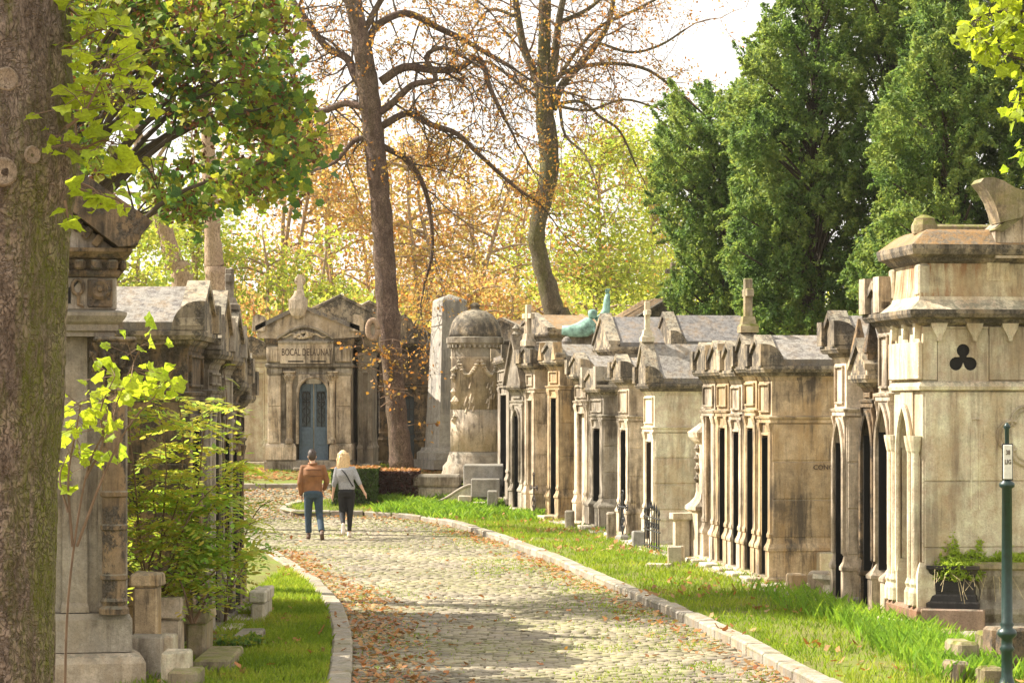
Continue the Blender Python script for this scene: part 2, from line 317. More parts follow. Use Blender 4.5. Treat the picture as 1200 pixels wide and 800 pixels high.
def cob_mat():
    m, t, p, out = new_mat('worn_cobblestone'); g = nd(t, 'ShaderNodeNewGeometry'); P = g.outputs['Position']; oi = nd(t, 'ShaderNodeObjectInfo')
    r = math_n(t, 'FRACT', math_n(t, 'ADD', g.outputs['Random Per Island'], oi.outputs['Random']))
    cr = nd(t, 'ShaderNodeValToRGB'); e = cr.color_ramp.elements; e[0].color = (.16, .14, .11, 1); e[1].color = (.44, .39, .30, 1)
    for q, c in ((.25, (.30, .265, .21, 1)), (.5, (.33, .285, .24, 1)), (.75, (.38, .335, .26, 1))): k = e.new(q); k.color = c
    t.links.new(r, cr.inputs[0])
    pat = ramp(t, noise_n(t, P, .55, 5, .65), .42, .6, 0, .72)
    col = mixc(t, math_n(t, 'MULTIPLY', pat, ramp(t, noise_n(t, P, 9, 5, .7), .4, .6)), cr.outputs[0], (.27, .29, .08))
    col = mixc(t, ramp(t, noise_n(t, P, 26, 4, .7), .52, .7, 0, .4), col, (.2, .17, .13))
    col = mixc(t, 1., col, mixc(t, ramp(t, noise_n(t, P, .35, 4, .6), .38, .62), (.58, .56, .5), (.86, .84, .72)), 'MULTIPLY')
    t.links.new(col, p.inputs['Base Color']); p.inputs['Roughness'].default_value = .7; p.inputs['Specular IOR Level'].default_value = .4
    b = nd(t, 'ShaderNodeBump'); b.inputs['Strength'].default_value = .4; b.inputs['Distance'].default_value = .01
    t.links.new(noise_n(t, P, 60, 3, .7), b.inputs['Height']); t.links.new(b.outputs[0], p.inputs['Normal']); return m
M['cobble'] = cob_mat()

# ------------------------------------------------------------------ plan of the road
def w2(px, py): p = hit(px, py); return (p.x, p.y)
KR = [w2(*p) for p in [(1150, 930), (1020, 850), (930, 800), (860, 761), (790, 726), (740, 703), (700, 686), (660, 667), (620, 650), (590, 638), (560, 627), (530, 618), (500, 612), (470, 608), (430, 605), (390, 605), (350, 606), (332, 603), (326, 600), (332, 596), (352, 592)]]
KL = [w2(*p) for p in [(392, 880), (408, 830), (412, 800), (413, 780), (413, 760), (410, 742), (404, 724), (394, 708), (378, 691), (362, 679), (345, 667), (328, 656), (310, 645), (292, 636), (275, 628), (250, 620), (200, 612)]]
KF = [w2(*p) for p in [(60, 573), (150, 573), (270, 573), (310, 573), (350, 573), (400, 573), (450, 573)]]
RV = KR+[w2(400, 590), w2(450, 584), (-2.5, 64.4), (20, 66), (26, 20)]            # right verge
LV = KL+[(-26, 58), (-26, 18), KL[0]]; LV = LV[:-1]
FV = KF+[(40, 67.), (40, 110), (-45, 110), (-45, KF[0][1])]
RV[-3] = (-2.5, 64.4)
# ground far and wide
def sheet(name, xs, ys, z, mat, kind='structure', label=None):
    X, Y = np.meshgrid(xs, ys); Z = terr(Y)+z; n, m = len(xs), len(ys)
    V = np.stack([X.ravel(), Y.ravel(), Z.ravel()], 1); i = np.arange((m-1)*n).reshape(m-1, n)[:, :-1].ravel()
    return tag(np_mesh(name, V, np.stack([i, i+1, i+n+1, i+n], 1), mat, smooth=True), kind=kind)
sheet('ground', np.concatenate([[-600, -200], np.arange(-60, 61, 5), [200, 600]]), np.concatenate([[-60, 0], np.arange(10, 120, 1.), [150, 250, 500, 900]]), -.03, M['earth'])
road = sheet('road', np.arange(-24, 10.1, 1), np.arange(15, 69.1, 1), 0, M['joint'])
def verge(name, P, z):
    xs = [p[0] for p in P]; ys = [p[1] for p in P]
    gx, gy = np.meshgrid(np.arange(min(xs)+.5, max(xs), 1.1), np.arange(min(ys)+.5, max(ys), 1.1)); gx = gx.ravel(); gy = gy.ravel()
    ok = inpoly(gx, gy, P); pts = [Vector(p) for p in P]+[Vector((a, b)) for a, b in zip(gx[ok], gy[ok])]
    n = len(P); r = delaunay_2d_cdt(pts, [(i, (i+1) % n) for i in range(n)], [], 1, 1e-4)
    V = [(v.x, v.y, float(terr(v.y))+z+.05*(float(vnoise(v.x, v.y, .7))-.5)*(1 if i >= n else 0)) for i, v in enumerate(r[0])]
    me = bpy.data.meshes.new(name); me.from_pydata(V, [], r[2])
    return tag(link(name, me, M['turf']), kind='structure')
VZ = .1
verge('right_verge', RV, VZ); verge('left_verge', LV, VZ); verge('far_verge', FV, VZ+.012)

# ------------------------------------------------------------------ kerb stones
def kerb(name, K, side, L=.95, wd=.22):
    e = bpy.data.objects.new(name, None); C.objects.link(e); tag(e, kind='structure')
    P = [Vector(p) for p in K]; d = [0]
    for a, b in zip(P, P[1:]): d.append(d[-1]+(b-a).length)
    def at_s(s):
        for i in range(len(P)-1):
            if d[i+1] >= s: u = (s-d[i])/(d[i+1]-d[i]); return P[i].lerp(P[i+1], u)
        return P[-1]
    s = 0
    while s < d[-1]-.3:
        l = L*rnd.uniform(.75, 1.2); a = at_s(s); b = at_s(min(s+l, d[-1])); t = (b-a)
        if t.length > .15:
            ll = t.length; mb = MB(); zz = float(terr((a.y+b.y)/2)); dz = float(terr(b.y)-terr(a.y))
            mb.box(.006, ll-.006, -wd if side < 0 else 0, 0 if side < 0 else wd, -.1, .135+rnd.uniform(-.012, .012), .022, j=.006)
            o = mb.build('kerb_stone', M['kerb'], e); o.location = (a.x, a.y, float(terr(a.y))); o.rotation_euler = (0, -math.atan2(dz, ll), math.atan2(t.y, t.x))
        s += l
kerb('right_kerb', KR, -1); kerb('left_kerb', KL, 1); kerb('far_kerb', KF, 1)

# ------------------------------------------------------------------ cobbles
rows = []; y = 20.5; i = 0
while y < 66:
    dy = .118 if y < 50 else .15
    xs = np.arange(-14 if y > 55 else -7, 5, .158)+(i % 2)*.079+npr.uniform(-.02, .02, 1)
    xs = xs+npr.uniform(-.02, .02, xs.shape); rows.append(np.stack([xs[:-1], xs[1:], np.full(len(xs)-1, y), np.full(len(xs)-1, dy)], 1)); y += dy; i += 1
R = np.concatenate(rows); cx = (R[:, 0]+R[:, 1])/2
wob = .12*np.sin(cx*1.3+R[:, 2]*.2)+.05*(vnoise(cx, R[:, 2], 2)-.5); cyy = R[:, 2]+R[:, 3]/2+wob
ok = ~inpoly(cx, cyy, RV) & ~inpoly(cx, cyy, LV) & ~inpoly(cx, cyy, FV) & (cyy > 21); R = R[ok]; cx = cx[ok]; cyy = cyy[ok]
hx = (R[:, 1]-R[:, 0])/2-.008; hy = R[:, 3]/2-.007
vis = (cyy > 24.2) & (np.abs(cx/cyy*F) < 600); order = np.argsort(np.where(vis, cyy, 1e9))[:290]; near = np.zeros(len(cx), bool); near[order] = True
top = .022+npr.uniform(-.006, .007, len(cx))+.012*(vnoise(cx, cyy, 1.5, 7)-.5); tilt = npr.uniform(-.0035, .0035, (len(cx), 2))
def cob_v(sel):
    a = cx[sel]; b = cyy[sel]; n = len(a); V = np.zeros((n, 12, 3))
    for q, (sx, sy) in enumerate(((-1, -1), (1, -1), (1, 1), (-1, 1))):
        for l, (ins, z) in enumerate(((0, -.03), (.002, .6), (.01, 1.))):
            V[:, l*4+q, 0] = a+sx*(hx[sel]-ins); V[:, l*4+q, 1] = b+sy*(hy[sel]-ins)
            V[:, l*4+q, 2] = terr(b)+(z if z < 0 else top[sel]*z)+(0 if z < 0 else 1)*(tilt[sel][:, 0]*sx+tilt[sel][:, 1]*sy)
    return V
Q = np.array([(l*4+k, l*4+(k+1) % 4, l*4+4+(k+1) % 4, l*4+4+k) for l in (0, 1) for k in range(4)]+[(8, 9, 10, 11)])
sel = np.where(~near)[0]; V = cob_v(sel)
o = np_mesh('cobblestones', V.reshape(-1, 3), (np.arange(len(sel))[:, None, None]*12+Q[None]).reshape(-1, 4), M['cobble'], road, smooth=False); tag(o, kind='stuff')
protos = []
for k in range(8):
    a, b, tt = .071+rnd.uniform(-.01, .006), .052, .022+rnd.uniform(-.007, .01); V = []
    for ins, z in ((0, -.03), (.002, .6*tt), (.01, tt)): V += [(sx*(a-ins), sy*(b-ins), z) for sx, sy in ((-1, -1), (1, -1), (1, 1), (-1, 1))]
    me = bpy.data.meshes.new('cobblestone'); me.from_pydata(V, [], [tuple(int(v) for v in q) for q in Q]); me.materials.append(M['cobble']); protos.append(me)
for i in np.where(near)[0]:
    o = link('cobblestone', protos[int(i) % 8], None, road); o.location = (cx[i], cyy[i], 0); o.rotation_euler = (tilt[i, 0], tilt[i, 1], 0)

# ------------------------------------------------------------------ grass, weeds, fallen leaves
def blades(name, X, Y, Z, h, w, mat, lean=.5, label=None):
    n = len(X); a = npr.uniform(0, 2*np.pi, n); h = h*npr.uniform(.5, 1.3, n); le = npr.uniform(.1, lean, n)*h; la = npr.uniform(0, 2*np.pi, n)
    V = np.zeros((n, 4, 3)); dx = np.cos(a)*w/2; dy = np.sin(a)*w/2
    V[:, 0] = np.stack([X-dx, Y-dy, Z-.01], 1); V[:, 1] = np.stack([X+dx, Y+dy, Z-.01], 1)
    V[:, 2] = np.stack([X+dx*.7+np.cos(la)*le*.4, Y+dy*.7+np.sin(la)*le*.4, Z+h*.6], 1)
    V[:, 3] = np.stack([X+np.cos(la)*le, Y+np.sin(la)*le, Z+h], 1)
    return tag(np_mesh(name, V.reshape(-1, 3), np.arange(n*4).reshape(n, 4), mat), label, 'grass' if label else None, kind='stuff')
def dpoly(X, Y, K):
    d = np.full(X.shape, 1e9)
    for (ax, ay), (bx, by) in zip(K, K[1:]):
        u = np.clip(((X-ax)*(bx-ax)+(Y-ay)*(by-ay))/((bx-ax)**2+(by-ay)**2+1e-9), 0, 1); d = np.minimum(d, np.hypot(X-ax-u*(bx-ax), Y-ay-u*(by-ay)))
    return d
def scatter(n, x0, x1, y0, y1, P=None, dens=None):
    X = npr.uniform(x0, x1, n); Y = npr.uniform(y0, y1, n); ok = np.ones(n, bool)
    if P is not None: ok &= inpoly(X, Y, P)
    if dens is not None: ok &= npr.uniform(0, 1, n) < dens(X, Y)
    return X[ok], Y[ok]
def rowx(Y): return np.interp(Y, RY, RX)
RPTS = [hit(*p) for p in [(1200, 812), (1080, 750), (1052, 741), (1010, 728), (905, 693), (824, 665), (765, 646), (700, 626), (655, 614), (585, 600)]]
RY = [p.y for p in RPTS]; RX = [p.x for p in RPTS]
gd = lambda X, Y: np.clip((vnoise(X, Y, 1.2, 3)*1.1+vnoise(X, Y, 4, 4)*.9-.3), .15, 1)
X, Y = scatter(300000, -8, 7, 22, 62, RV, lambda X, Y: gd(X, Y)*(X < rowx(Y)+.5)*(dpoly(X, Y, KR) > .22)); blades('verge_grass', X, Y, terr(Y)+VZ, .075, .012, M['grassm'], .8, 'short bright green grass on the right verge along the tomb row')
X, Y = scatter(360000, -7, -1, 22, 58, LV, lambda X, Y: gd(X, Y)*(X > -3.6)*(dpoly(X, Y, KL) > .23)); blades('verge_grass', X, Y, terr(Y)+VZ, .08, .012, M['grassm'], .8, 'bright green grass on the left verge inside the curving kerb')
X, Y = scatter(60000, -9, 5, 66, 73, FV, lambda X, Y: gd(X, Y)*(vnoise(X, Y, .8, 9) > .42)); blades('verge_grass', X, Y, terr(Y)+VZ, .07, .016, M['grassm'], .8, 'thin grass strip before the far mausoleum with blue doors')
# taller weeds: by the near right corner, by the hedge, at the feet of the row
X, Y = scatter(30000, 2.5, 6, 24, 36, RV, lambda X, Y: np.clip(1.6-np.abs(X-(rowx(Y)-.35))*2.6, 0, 1)*np.clip((36-Y)/9, 0, 1)*(X < rowx(Y)+.1)); blades('tall_grass', X, Y, terr(Y)+VZ, .2, .014, M['weedm'], .9, 'tall loose grass at the foot of the nearest cream chapel')
X, Y = scatter(60000, -4.2, 1., 50, 63, RV, lambda X, Y: np.clip(1.25-np.abs((hit(430, 598).y+ (X+3)*-.35)-Y)*.45, 0, 1)*(vnoise(X, Y, 1.5, 5) > .3)*(X > -3.2)); blades('tall_grass', X, Y, terr(Y)+VZ, .17, .022, M['weedm'], 1.3, 'tall green weeds in front of the clipped hedge')
X, Y = scatter(60000, -2, 5, 27, 60, RV, lambda X, Y: np.clip(1.-np.abs(X-(rowx(Y)-.12))*6, 0, 1)*(vnoise(X, Y, 1.1, 8) > .5)); blades('tall_grass', X, Y, terr(Y)+VZ, .12, .012, M['weedm'], .9, 'ragged grass tufts along the foot of the right tomb row')
# moss / grass growing in the road joints near the kerbs
def in_road(X, Y): return ~inpoly(X, Y, RV) & ~inpoly(X, Y, LV) & ~inpoly(X, Y, FV)
KRy = [p[1] for p in KR[:15]]; KRx = [p[0] for p in KR[:15]]; KLy = [p[1] for p in KL]; KLx = [p[0] for p in KL]
dR = lambda X, Y: np.interp(Y, KRy, KRx)-X
dL = lambda X, Y: X-np.interp(Y, KLy, KLx)
X, Y = scatter(330000, -6, 4, 22, 60, None, lambda X, Y: in_road(X, Y)*np.clip(.02+1.3*np.exp(-np.abs(dR(X, Y)-.45)*2.6)*(vnoise(X, Y, .9, 2) > .35)+.5*(vnoise(X, Y, .7, 21) > .72)+.35*np.exp(-np.abs(dL(X, Y)-.3)*3), 0, 1)*vnoise(X, Y, 3, 6)); blades('joint_grass', X, Y, terr(Y)+.0, .045, .012, M['grassm'], .9, 'low moss and grass tufts between the cobbles')
def leaves_on(name, X, Y, Z, size, mat, label=None, cat='leaves', parent=None, flat=.5):
    n = len(X); k = 7; ang = np.linspace(0, 2*np.pi, k, endpoint=False); rad = np.array([1, .5, .95, .55, .7, .55, .95]); a = npr.uniform(0, 2*np.pi, n)
    s = size*npr.uniform(.6, 1.3, n); nx = npr.normal(0, flat, n); ny = npr.normal(0, flat, n)
    px = np.cos(ang[None]+a[:, None])*rad[None]*s[:, None]/2; py = np.sin(ang[None]+a[:, None])*rad[None]*s[:, None]/2
    pz = px*nx[:, None]+py*ny[:, None]+np.abs(px)*npr.uniform(0, .5, n)[:, None]; pz -= pz.min(1, keepdims=True)
    V = np.stack([X[:, None]+px, Y[:, None]+py, Z[:, None]+pz+.004], 2); return tag(np_mesh(name, V.reshape(-1, 3), np.arange(n*k).reshape(n, k), mat, parent), label, cat if label else None, kind='stuff')
X, Y = scatter(60000, -7, 4.5, 22, 66, None, lambda X, Y: in_road(X, Y)*np.clip(.012+1.6*np.exp(-np.abs(dR(X, Y)-.2)*4.5)*vnoise(X, Y, 1.3, 12)+6*np.exp(-np.abs(dL(X, Y)-.25)*(4.0+np.clip(Y-30, 0, 9)*.25))*vnoise(X, Y, 1., 13)*(Y < 47)+.5*(Y > 58.5), 0, 1)); leaves_on('fallen_leaves', X, Y, terr(Y)+.025, .078, M['leaf_fall'], flat=.3, label='rusty fallen leaves gathered along both kerbs of the road')
X, Y = scatter(14000, -7, 6, 22, 62, None, lambda X, Y: (inpoly(X, Y, RV) | inpoly(X, Y, LV))*np.clip((X < rowx(Y)+.3)*(X > -3.6)*(vnoise(X, Y, .8, 31)-.35)*1.3, .03, 1)); leaves_on('fallen_leaves', X, Y, terr(Y)+VZ+.03, .08, M['leaf_fall'], 'scattered brown leaves lying on the grass verges')
X, Y = scatter(9000, -9, 6, 66, 70, FV); leaves_on('fallen_leaves', X, Y, terr(Y)+VZ+.005, .11, M['leaf_fall'], 'orange leaf litter on the ground before the far mausoleums', flat=.15)
# ------------------------------------------------------------------ tomb chapels
def text_mesh(txt, size, depth=.006, sx=1.):
    cu = bpy.data.curves.new('lettering', 'FONT'); cu.body = txt; cu.size = size; cu.extrude = depth; cu.align_x = 'CENTER'; cu.align_y = 'CENTER'; cu.resolution_u = 2; cu.offset = size*.012
    o = bpy.data.objects.new('lettering', cu); C.objects.link(o); dg = bpy.context.evaluated_depsgraph_get()
    me = bpy.data.meshes.new_from_object(o.evaluated_get(dg)); bpy.data.objects.remove(o); bpy.data.curves.remove(cu)
    me.transform(Matrix.Diagonal((sx, 1, 1, 1))); me.materials.clear(); return me
def put_text(txt, size, parent, loc, rot, mat, sx=1.):
    o = link('lettering', text_mesh(txt, size, .004, sx), mat, parent); o.location = loc; o.rotation_euler = rot; return o
def cross_mb(h, t=.09, base=True):
    m = MB(); z0 = 0
    if base: m.stack(-t*.9, t*.9, -t*.9, t*.9, [(.03, 0), (.03, h*.12), (0, h*.16), (-.02, h*.3)]); z0 = h*.28
    m.box(-t/2, t/2, -t/2, t/2, z0, h, .012); m.box(-h*.24, -t/2-.002, -t/2*.9, t/2*.9, h*.66, h*.66+t, .01); m.box(t/2+.002, h*.24, -t/2*.9, t/2*.9, h*.66, h*.66+t, .01); return m
def arch_pts(x0, x1, z0, zs, kind, n=9):
    """opening outline from bottom left up and over to bottom right"""
    w = x1-x0; P = [(x0, z0)]
    if kind == 'gothic':
        R = w*1.15
        for i in range(n+1):
            a = math.pi-(math.acos((R-w/2)/R))*i/n; P.append((x0+R+R*math.cos(a), zs+R*math.sin(a)))
        for i in range(n-1, -1, -1):
            a = (math.acos((R-w/2)/R))*i/n; P.append((x1-R+R*math.cos(a), zs+R*math.sin(a)))
    elif kind == 'round':
        for i in range(2*n+1): a = math.pi*(1-i/(2*n)); P.append(((x0+x1)/2+w/2*math.cos(a), zs+w*.5*math.sin(a)))
    else: P += [(x0, zs), (x1, zs)]
    P.append((x1, z0)); return P
def quarter(x0, x1, y0, r, z0, mb, ear=.06):             # upright front edge, quarter round falling backwards
    P = [(y0, z0), (y0, z0+r)]+[(y0+ear+r*math.sin(a)*.95, z0+r*math.cos(a)) for a in [i*math.pi/2/7 for i in range(8)]]
    mb.prism(P, x0, x1, 'x')
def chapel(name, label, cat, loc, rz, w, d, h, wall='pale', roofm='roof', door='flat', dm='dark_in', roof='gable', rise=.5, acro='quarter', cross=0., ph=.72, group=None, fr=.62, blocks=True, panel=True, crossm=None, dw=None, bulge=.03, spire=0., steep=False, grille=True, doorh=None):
    t = thing(name, label, cat, loc, rz, group); wm = M[wall]; rm = M[roofm]; hw = w/2; dw = dw or w*.54; dh = doorh or h-fr-.18; pz = h-fr
    # base and plinths
    b = MB(); b.stack(-hw, hw, -.02, d, [(.07, 0), (.07, .12), (.05, .15)]); b.build('base', wm, t)
    for s in (-1, 1):
        x0, x1 = sorted((s*hw, s*dw/2)); m = MB()
        m.stack(x0, x1, -.02, d, [(bulge, .15), (bulge, ph-.2), (bulge+.018, ph-.19), (bulge+.018, ph-.15), (bulge*.5, ph-.08), (.0, ph)])
        m.build('plinth', wm, t)
        m = MB(); m.box(x0, x1, 0, d-.16, ph-.02, pz+.01, .008); m.build('pier', wm, t)
        # pilaster with base and capital
        a, c = (x0+.02, x1-.02) if s < 0 else (x0+.02, x1-.02); m = MB()
        m.stack(a, c, -.022, .004, [(.018, ph), (.018, ph+.05), (.006, ph+.07), (0, ph+.1), (0, pz-.12), (.006, pz-.115), (.01, pz-.09), (.02, pz-.05), (.026, pz-.03), (.026, pz)]); m.build('pilaster', wm, t)
        if blocks:
            zz = [ph+(pz-ph)*k/3 for k in (0, 1, 2, 3)]; k = 0
            for z0, z1 in zip(zz, zz[1:]):
                ys = [.01, d*(.62 if k % 2 else 1)-.01, d-.17]; k += 1
                for y0, y1 in zip(ys, ys[1:]):
                    if y1-y0 < .15: continue
                    m = MB(); m.box(min(s*(hw-.03), s*(hw+.012)), max(s*(hw-.03), s*(hw+.012)), y0+.005, y1-.005, z0+.005, z1-.005, .013, j=.003); m.build('stone_block', wm, t)
    m = MB(); m.box(-hw, hw, d-.155, d-.005, .16, pz, .01); m.build('back_wall', wm, t)
    # door recess
    if door == 'blind':
        m = MB(); m.box(-dw/2-.02, dw/2+.02, .07, .2, .16, dh, .005); m.build('door_panel', wm, t)
    else:
        dl = link('door', None, None, t) if False else None
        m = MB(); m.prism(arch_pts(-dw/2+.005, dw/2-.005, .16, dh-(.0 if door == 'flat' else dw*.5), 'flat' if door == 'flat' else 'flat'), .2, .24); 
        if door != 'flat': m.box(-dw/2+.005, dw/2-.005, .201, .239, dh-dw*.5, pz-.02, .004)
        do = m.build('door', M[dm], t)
        for s in (-1, 1): m = MB(); m.box(*sorted((s*(dw/2-.036), s*(dw/2-.05))), -.012, .2, .17, dh-.04, .003); m.build('door_shade_lining', M['dark_in'] if dm == 'dark_in' else M[dm], t)  # thin lining added on the jambs, doorway shade put into its dark colour
        if grille:
            g = MB(); n = 5
            for k in range(n): xx = -dw/2+dw*(k+.5)/n; g.tube([(xx, .185, .9), (xx, .185, dh-.05)], .009, 5)
            for z in (.9, 1.25, 1.6, dh-.06): g.box(-dw/2+.01, dw/2-.01, .172, .196, z-.012, z+.012, .003)
            g.build('grille', M['iron'], do)
    if door in ('gothic', 'round'):
        zs = dh-dw*.75; P = arch_pts(-dw/2+.01, dw/2-.01, zs-.001, zs, door)
        m = MB(); top = pz+.005
        L = [p for p in P if p[0] <= .0001]; Rr = [p for p in P if p[0] >= -.0001]
        m.prism([(-dw/2-.01, zs), *L[1:], (0, top), (-dw/2-.01, top)], -.01, .19); m.prism([*Rr[:-1], (dw/2+.01, zs), (dw/2+.01, top), (0, top)], -.01, .19); m.build('arch', wm, t)
        m = MB(); P2 = arch_pts(-dw/2-.015, dw/2+.015, ph+.02, zs, door); 
        m.tube([(p[0], -.035, p[1]) for p in P2], .028, 6); m.build('arch_moulding', wm, t)
    else:
        m = MB(); m.box(-dw/2-.0, dw/2+.0, .006, d-.17, dh, pz+.0, .006); m.build('lintel', wm, t)
        m = MB()
        for s in (-1, 1): m.box(*sorted((s*(dw/2+.0), s*(dw/2-.033))), -.012, .02, ph, dh-.01, .004)
        m.box(-dw/2, dw/2, -.02, .1, dh-.006, dh+.035, .006); m.build('door_frame', wm, t)
    m = MB(); m.box(-dw/2-.04, dw/2+.04, -.34, -.105, 0, .13, .015); m.build('step', M['slab'] if wall != 'dark' else wm, t)
    # entablature
    m = MB(); m.stack(-hw, hw, -.0, d-.01, [(.0, pz), (.03, pz+.002), (.03, pz+.05), (.045, pz+.06), (.055, pz+.09), (.01, pz+.1), (.0, pz+.105), (0, h-.16), (.012, h-.158), (.02, h-.12), (.035, h-.1)]); m.build('frieze', wm, t)
    if panel:
        m = MB(); a = hw-.1; z0, z1 = pz+.15, h-.2
        m.box(-a, a, -.035, .0, z1-.03, z1, .006); m.box(-a, a, -.035, .0, z0, z0+.03, .006); m.box(-a, -a+.03, -.035, .0, z0+.032, z1-.032, .006); m.box(a-.03, a, -.035, 0, z0+.032, z1-.032, .006); m.build('name_panel', wm, t)
    m = MB(); o2 = .15
    m.stack(-hw, hw, -.0, d-.01, [(.035, h-.1), (.06, h-.085), (.075, h-.05), (o2-.02, h-.045), (o2, h-.01), (o2+.01, h+.0), (o2+.01, h+.045), (o2-.02, h+.05)]); m.build('cornice', M['crust'], t)
    rz0 = h+.052; ow = hw+.14
    if roof == 'gable':
        # front pediment, then the roof in stone slabs
        m = MB(); m.prism([(-ow, rz0), (ow, rz0), (ow, rz0+.05), (0, rz0+rise+.05), (-ow, rz0+.05)], -.13, .06)
        P = [(-ow-.02, rz0+.052), (0, rz0+rise+.055), (ow+.02, rz0+.052), (ow+.02, rz0+.13), (0, rz0+rise+.15), (-ow-.02, rz0+.13)]
        m.prism(P[:2]+P[4:], -.17, .08); m.prism([P[1], P[2], P[3], P[4]], -.17, .08); m.build('pediment', M['crust'], t)
        n = 2 if d > 1.6 else 1; rf = None
        y0 = .085
        for k in range(n):
            ya, yb = y0+(d+.12-y0)*k/n, y0+(d+.12-y0)*(k+1)/n-.008; dz = .012*(n-1-k)
            m = MB(); m.prism([(-ow, rz0), (ow, rz0), (ow+.01, rz0+.09), (.05, rz0+rise+.07+dz), (-.05, rz0+rise+.07+dz), (-ow-.01, rz0+.09)], ya, yb); m.build('roof', rm, t)
        if n == 2: m = MB(); yy = y0+(d+.12-y0)/2; m.prism([(-ow-.02, rz0+.085), (-ow-.02, rz0+.12), (0, rz0+rise+.125), (ow+.02, rz0+.12), (ow+.02, rz0+.085), (0, rz0+rise+.08)], yy-.06, yy+.04); m.build('roof_joint', rm, t)
    elif roof == 'hip':
        m = MB(); m.stack(-hw, hw, 0, d-.01, [(.13, rz0), (.14, rz0+.08), (-hw*.45, rz0+rise), (-hw*.5, rz0+rise+.02)]); m.build('roof', rm, t)
        m = MB(); m.lathe([(.05, rz0+rise), (.11, rz0+rise+.06), (.13, rz0+rise+.14), (.08, rz0+rise+.22), (.02, rz0+rise+.26)], 12, 0, hw*.7); m.build('finial', rm, t)
    elif roof == 'steep':
        m = MB(); m.prism([(-ow, rz0), (ow, rz0), (0, rz0+rise)], -.1, .05); m.build('pediment', wm, t)
        m = MB()
        for s in (-1, 1): m.prism([(s*ow*1.04, rz0-.06), (s*ow*1.04, rz0+.08), (0, rz0+rise+.14), (0, rz0+rise+.01)], -.16, .09)
        m.build('raking_moulding', wm, t)
        m = MB(); m.prism([(-ow, rz0+.01), (ow, rz0+.01), (0, rz0+rise*.9)], .1, d+.1); m.build('roof', rm, t)
        m = MB(); m.lathe([(.05, rz0+rise+.08), (.1, rz0+rise+.14), (.05, rz0+rise+.2), (.1, rz0+rise+.27), (.02, rz0+rise+.36)], 8, 0, -.03); m.build('finial', wm, t)
    if acro == 'quarter':
        for s in (-1, 1):
            m = MB(); x0, x1 = sorted((s*(ow+.015), s*(ow-.24))); quarter(x0, x1, -.2, .31, rz0+.004, m); m.build('acroterion', M['crust'], t)
    elif acro == 'scroll':
        for s in (-1, 1):
            m = MB(); x0, x1 = sorted((s*(ow+.02), s*(ow-.24))); quarter(x0, x1, -.2, .43, rz0+.004, m, .12); m.tube([(s*(ow+.03), .06+.12*math.cos(a)*(1-a/9), rz0+.2+.12*math.sin(a)*(1-a/9)) for a in [i*.5 for i in range(14)]], .02, 5); m.build('acroterion', wm, t)
    elif acro == 'gothic':
        for s in (-1, 1):
            m = MB(); m.prism([(s*(ow+.02), rz0+.004), (s*(ow-.2), rz0+.004), (s*(ow-.09), rz0+.4)], -.19, .02); m.build('acroterion', wm, t)
    elif acro == 'pinnacle':
        for s in (-1, 1):
            m = MB(); m.lathe([(.09, rz0), (.09, rz0+.25), (.12, rz0+.27), (.12, rz0+.31), (.02, rz0+.7)], 4, s*(ow-.1), -.05, rot=.785); m.build('acroterion', wm, t)
    if cross:
        o = cross_mb(cross, .1 if cross < .8 else .12).build('cross', crossm or wm, t); o.location = (0, -.04, rz0+(rise+.12 if roof == 'gable' else .1))
    return t
def rowpt(px):                                          # where the sight line through column px meets the front line of the row
    tt = (px-600)/F; a, b = RY[0], RY[-1]; 
    f = lambda Y: np.interp(Y, RY, RX)-tt*Y
    lo, hi = RY[0]-3, RY[-1]+4
    for _ in range(60):
        m = (lo+hi)/2
        if f(m) > 0: lo = m
        else: hi = m
    return Vector((tt*lo, lo, float(terr(lo))))
def row_chapel(xf, xn, eave_y, d, label, **k):
    a, b = rowpt(xf), rowpt(xn); mid = (a+b)/2; w = (a-b).length; dr = (b-a).normalized(); rz = math.atan2(dr.y, dr.x)
    s = F/b.y; h = H-(eave_y-HY)/s-float(terr(mid.y)); mid.z = float(terr(mid.y))+.06
    k['rise'] = k.get('rise', .5)*.62
    return chapel('tomb_chapel', label, 'tomb chapel', mid, rz, w-.16 if w > .9 else w-.1, d, h-.14, group='tomb chapels in the row right of the road', **k), mid, rz, s
R_ = math.radians
row_chapel(584, 597.5, 418, 1.8, 'farthest small dark chapel of the right row, hip roof with ball finial', wall='grey', roof='hip', rise=.5, acro='quarter', door='flat')
row_chapel(598, 614, 450, 1.8, 'narrow gothic chapel with steep pointed gable near the far end of the right row', wall='grey', roof='steep', rise=1.7, acro=None, door='gothic', fr=.4)
row_chapel(614, 628, 424, 2., 'pale chapel with stone cross on its gable, beside the steep gothic gable', wall='pale', door='blind', cross=.95, rise=.45)
row_chapel(641, 657, 420, 2., 'beige chapel with dark doorway behind a slim iron cross, middle far part of right row', wall='ochre', door='flat', acro='gothic', cross=0., rise=.45)
row_chapel(673, 690, 436, 1.8, 'plain light chapel with rounded corner pieces left of the bracketed grey chapel', wall='pale', door='blind', rise=.5, acro='quarter')
row_chapel(691, 708, 452, 2., 'weathered grey chapel with curled brackets and low hooded roof', wall='grey', door='flat', rise=.4, acro='scroll', bulge=.09)
row_chapel(724, 738, 440, 2., 'grey walled chapel with tall framed name panel, left of the cross topped roof', wall='pale', door='flat', rise=.5, fr=.8, acro='quarter')
row_chapel(754, 768, 447, 2.6, 'wide cream chapel with speckled stone roof and small stone cross, behind iron gate', wall='cream', door='flat', dm='rustiron', rise=1.05, cross=.75, fr=.85)
row_chapel(823, 839, 431, 2.2, 'leftmost of the five joined chapels, its doorway walled up', wall='pale', door='blind', rise=.5, acro='quarter', fr=.7, doorh=2.6)
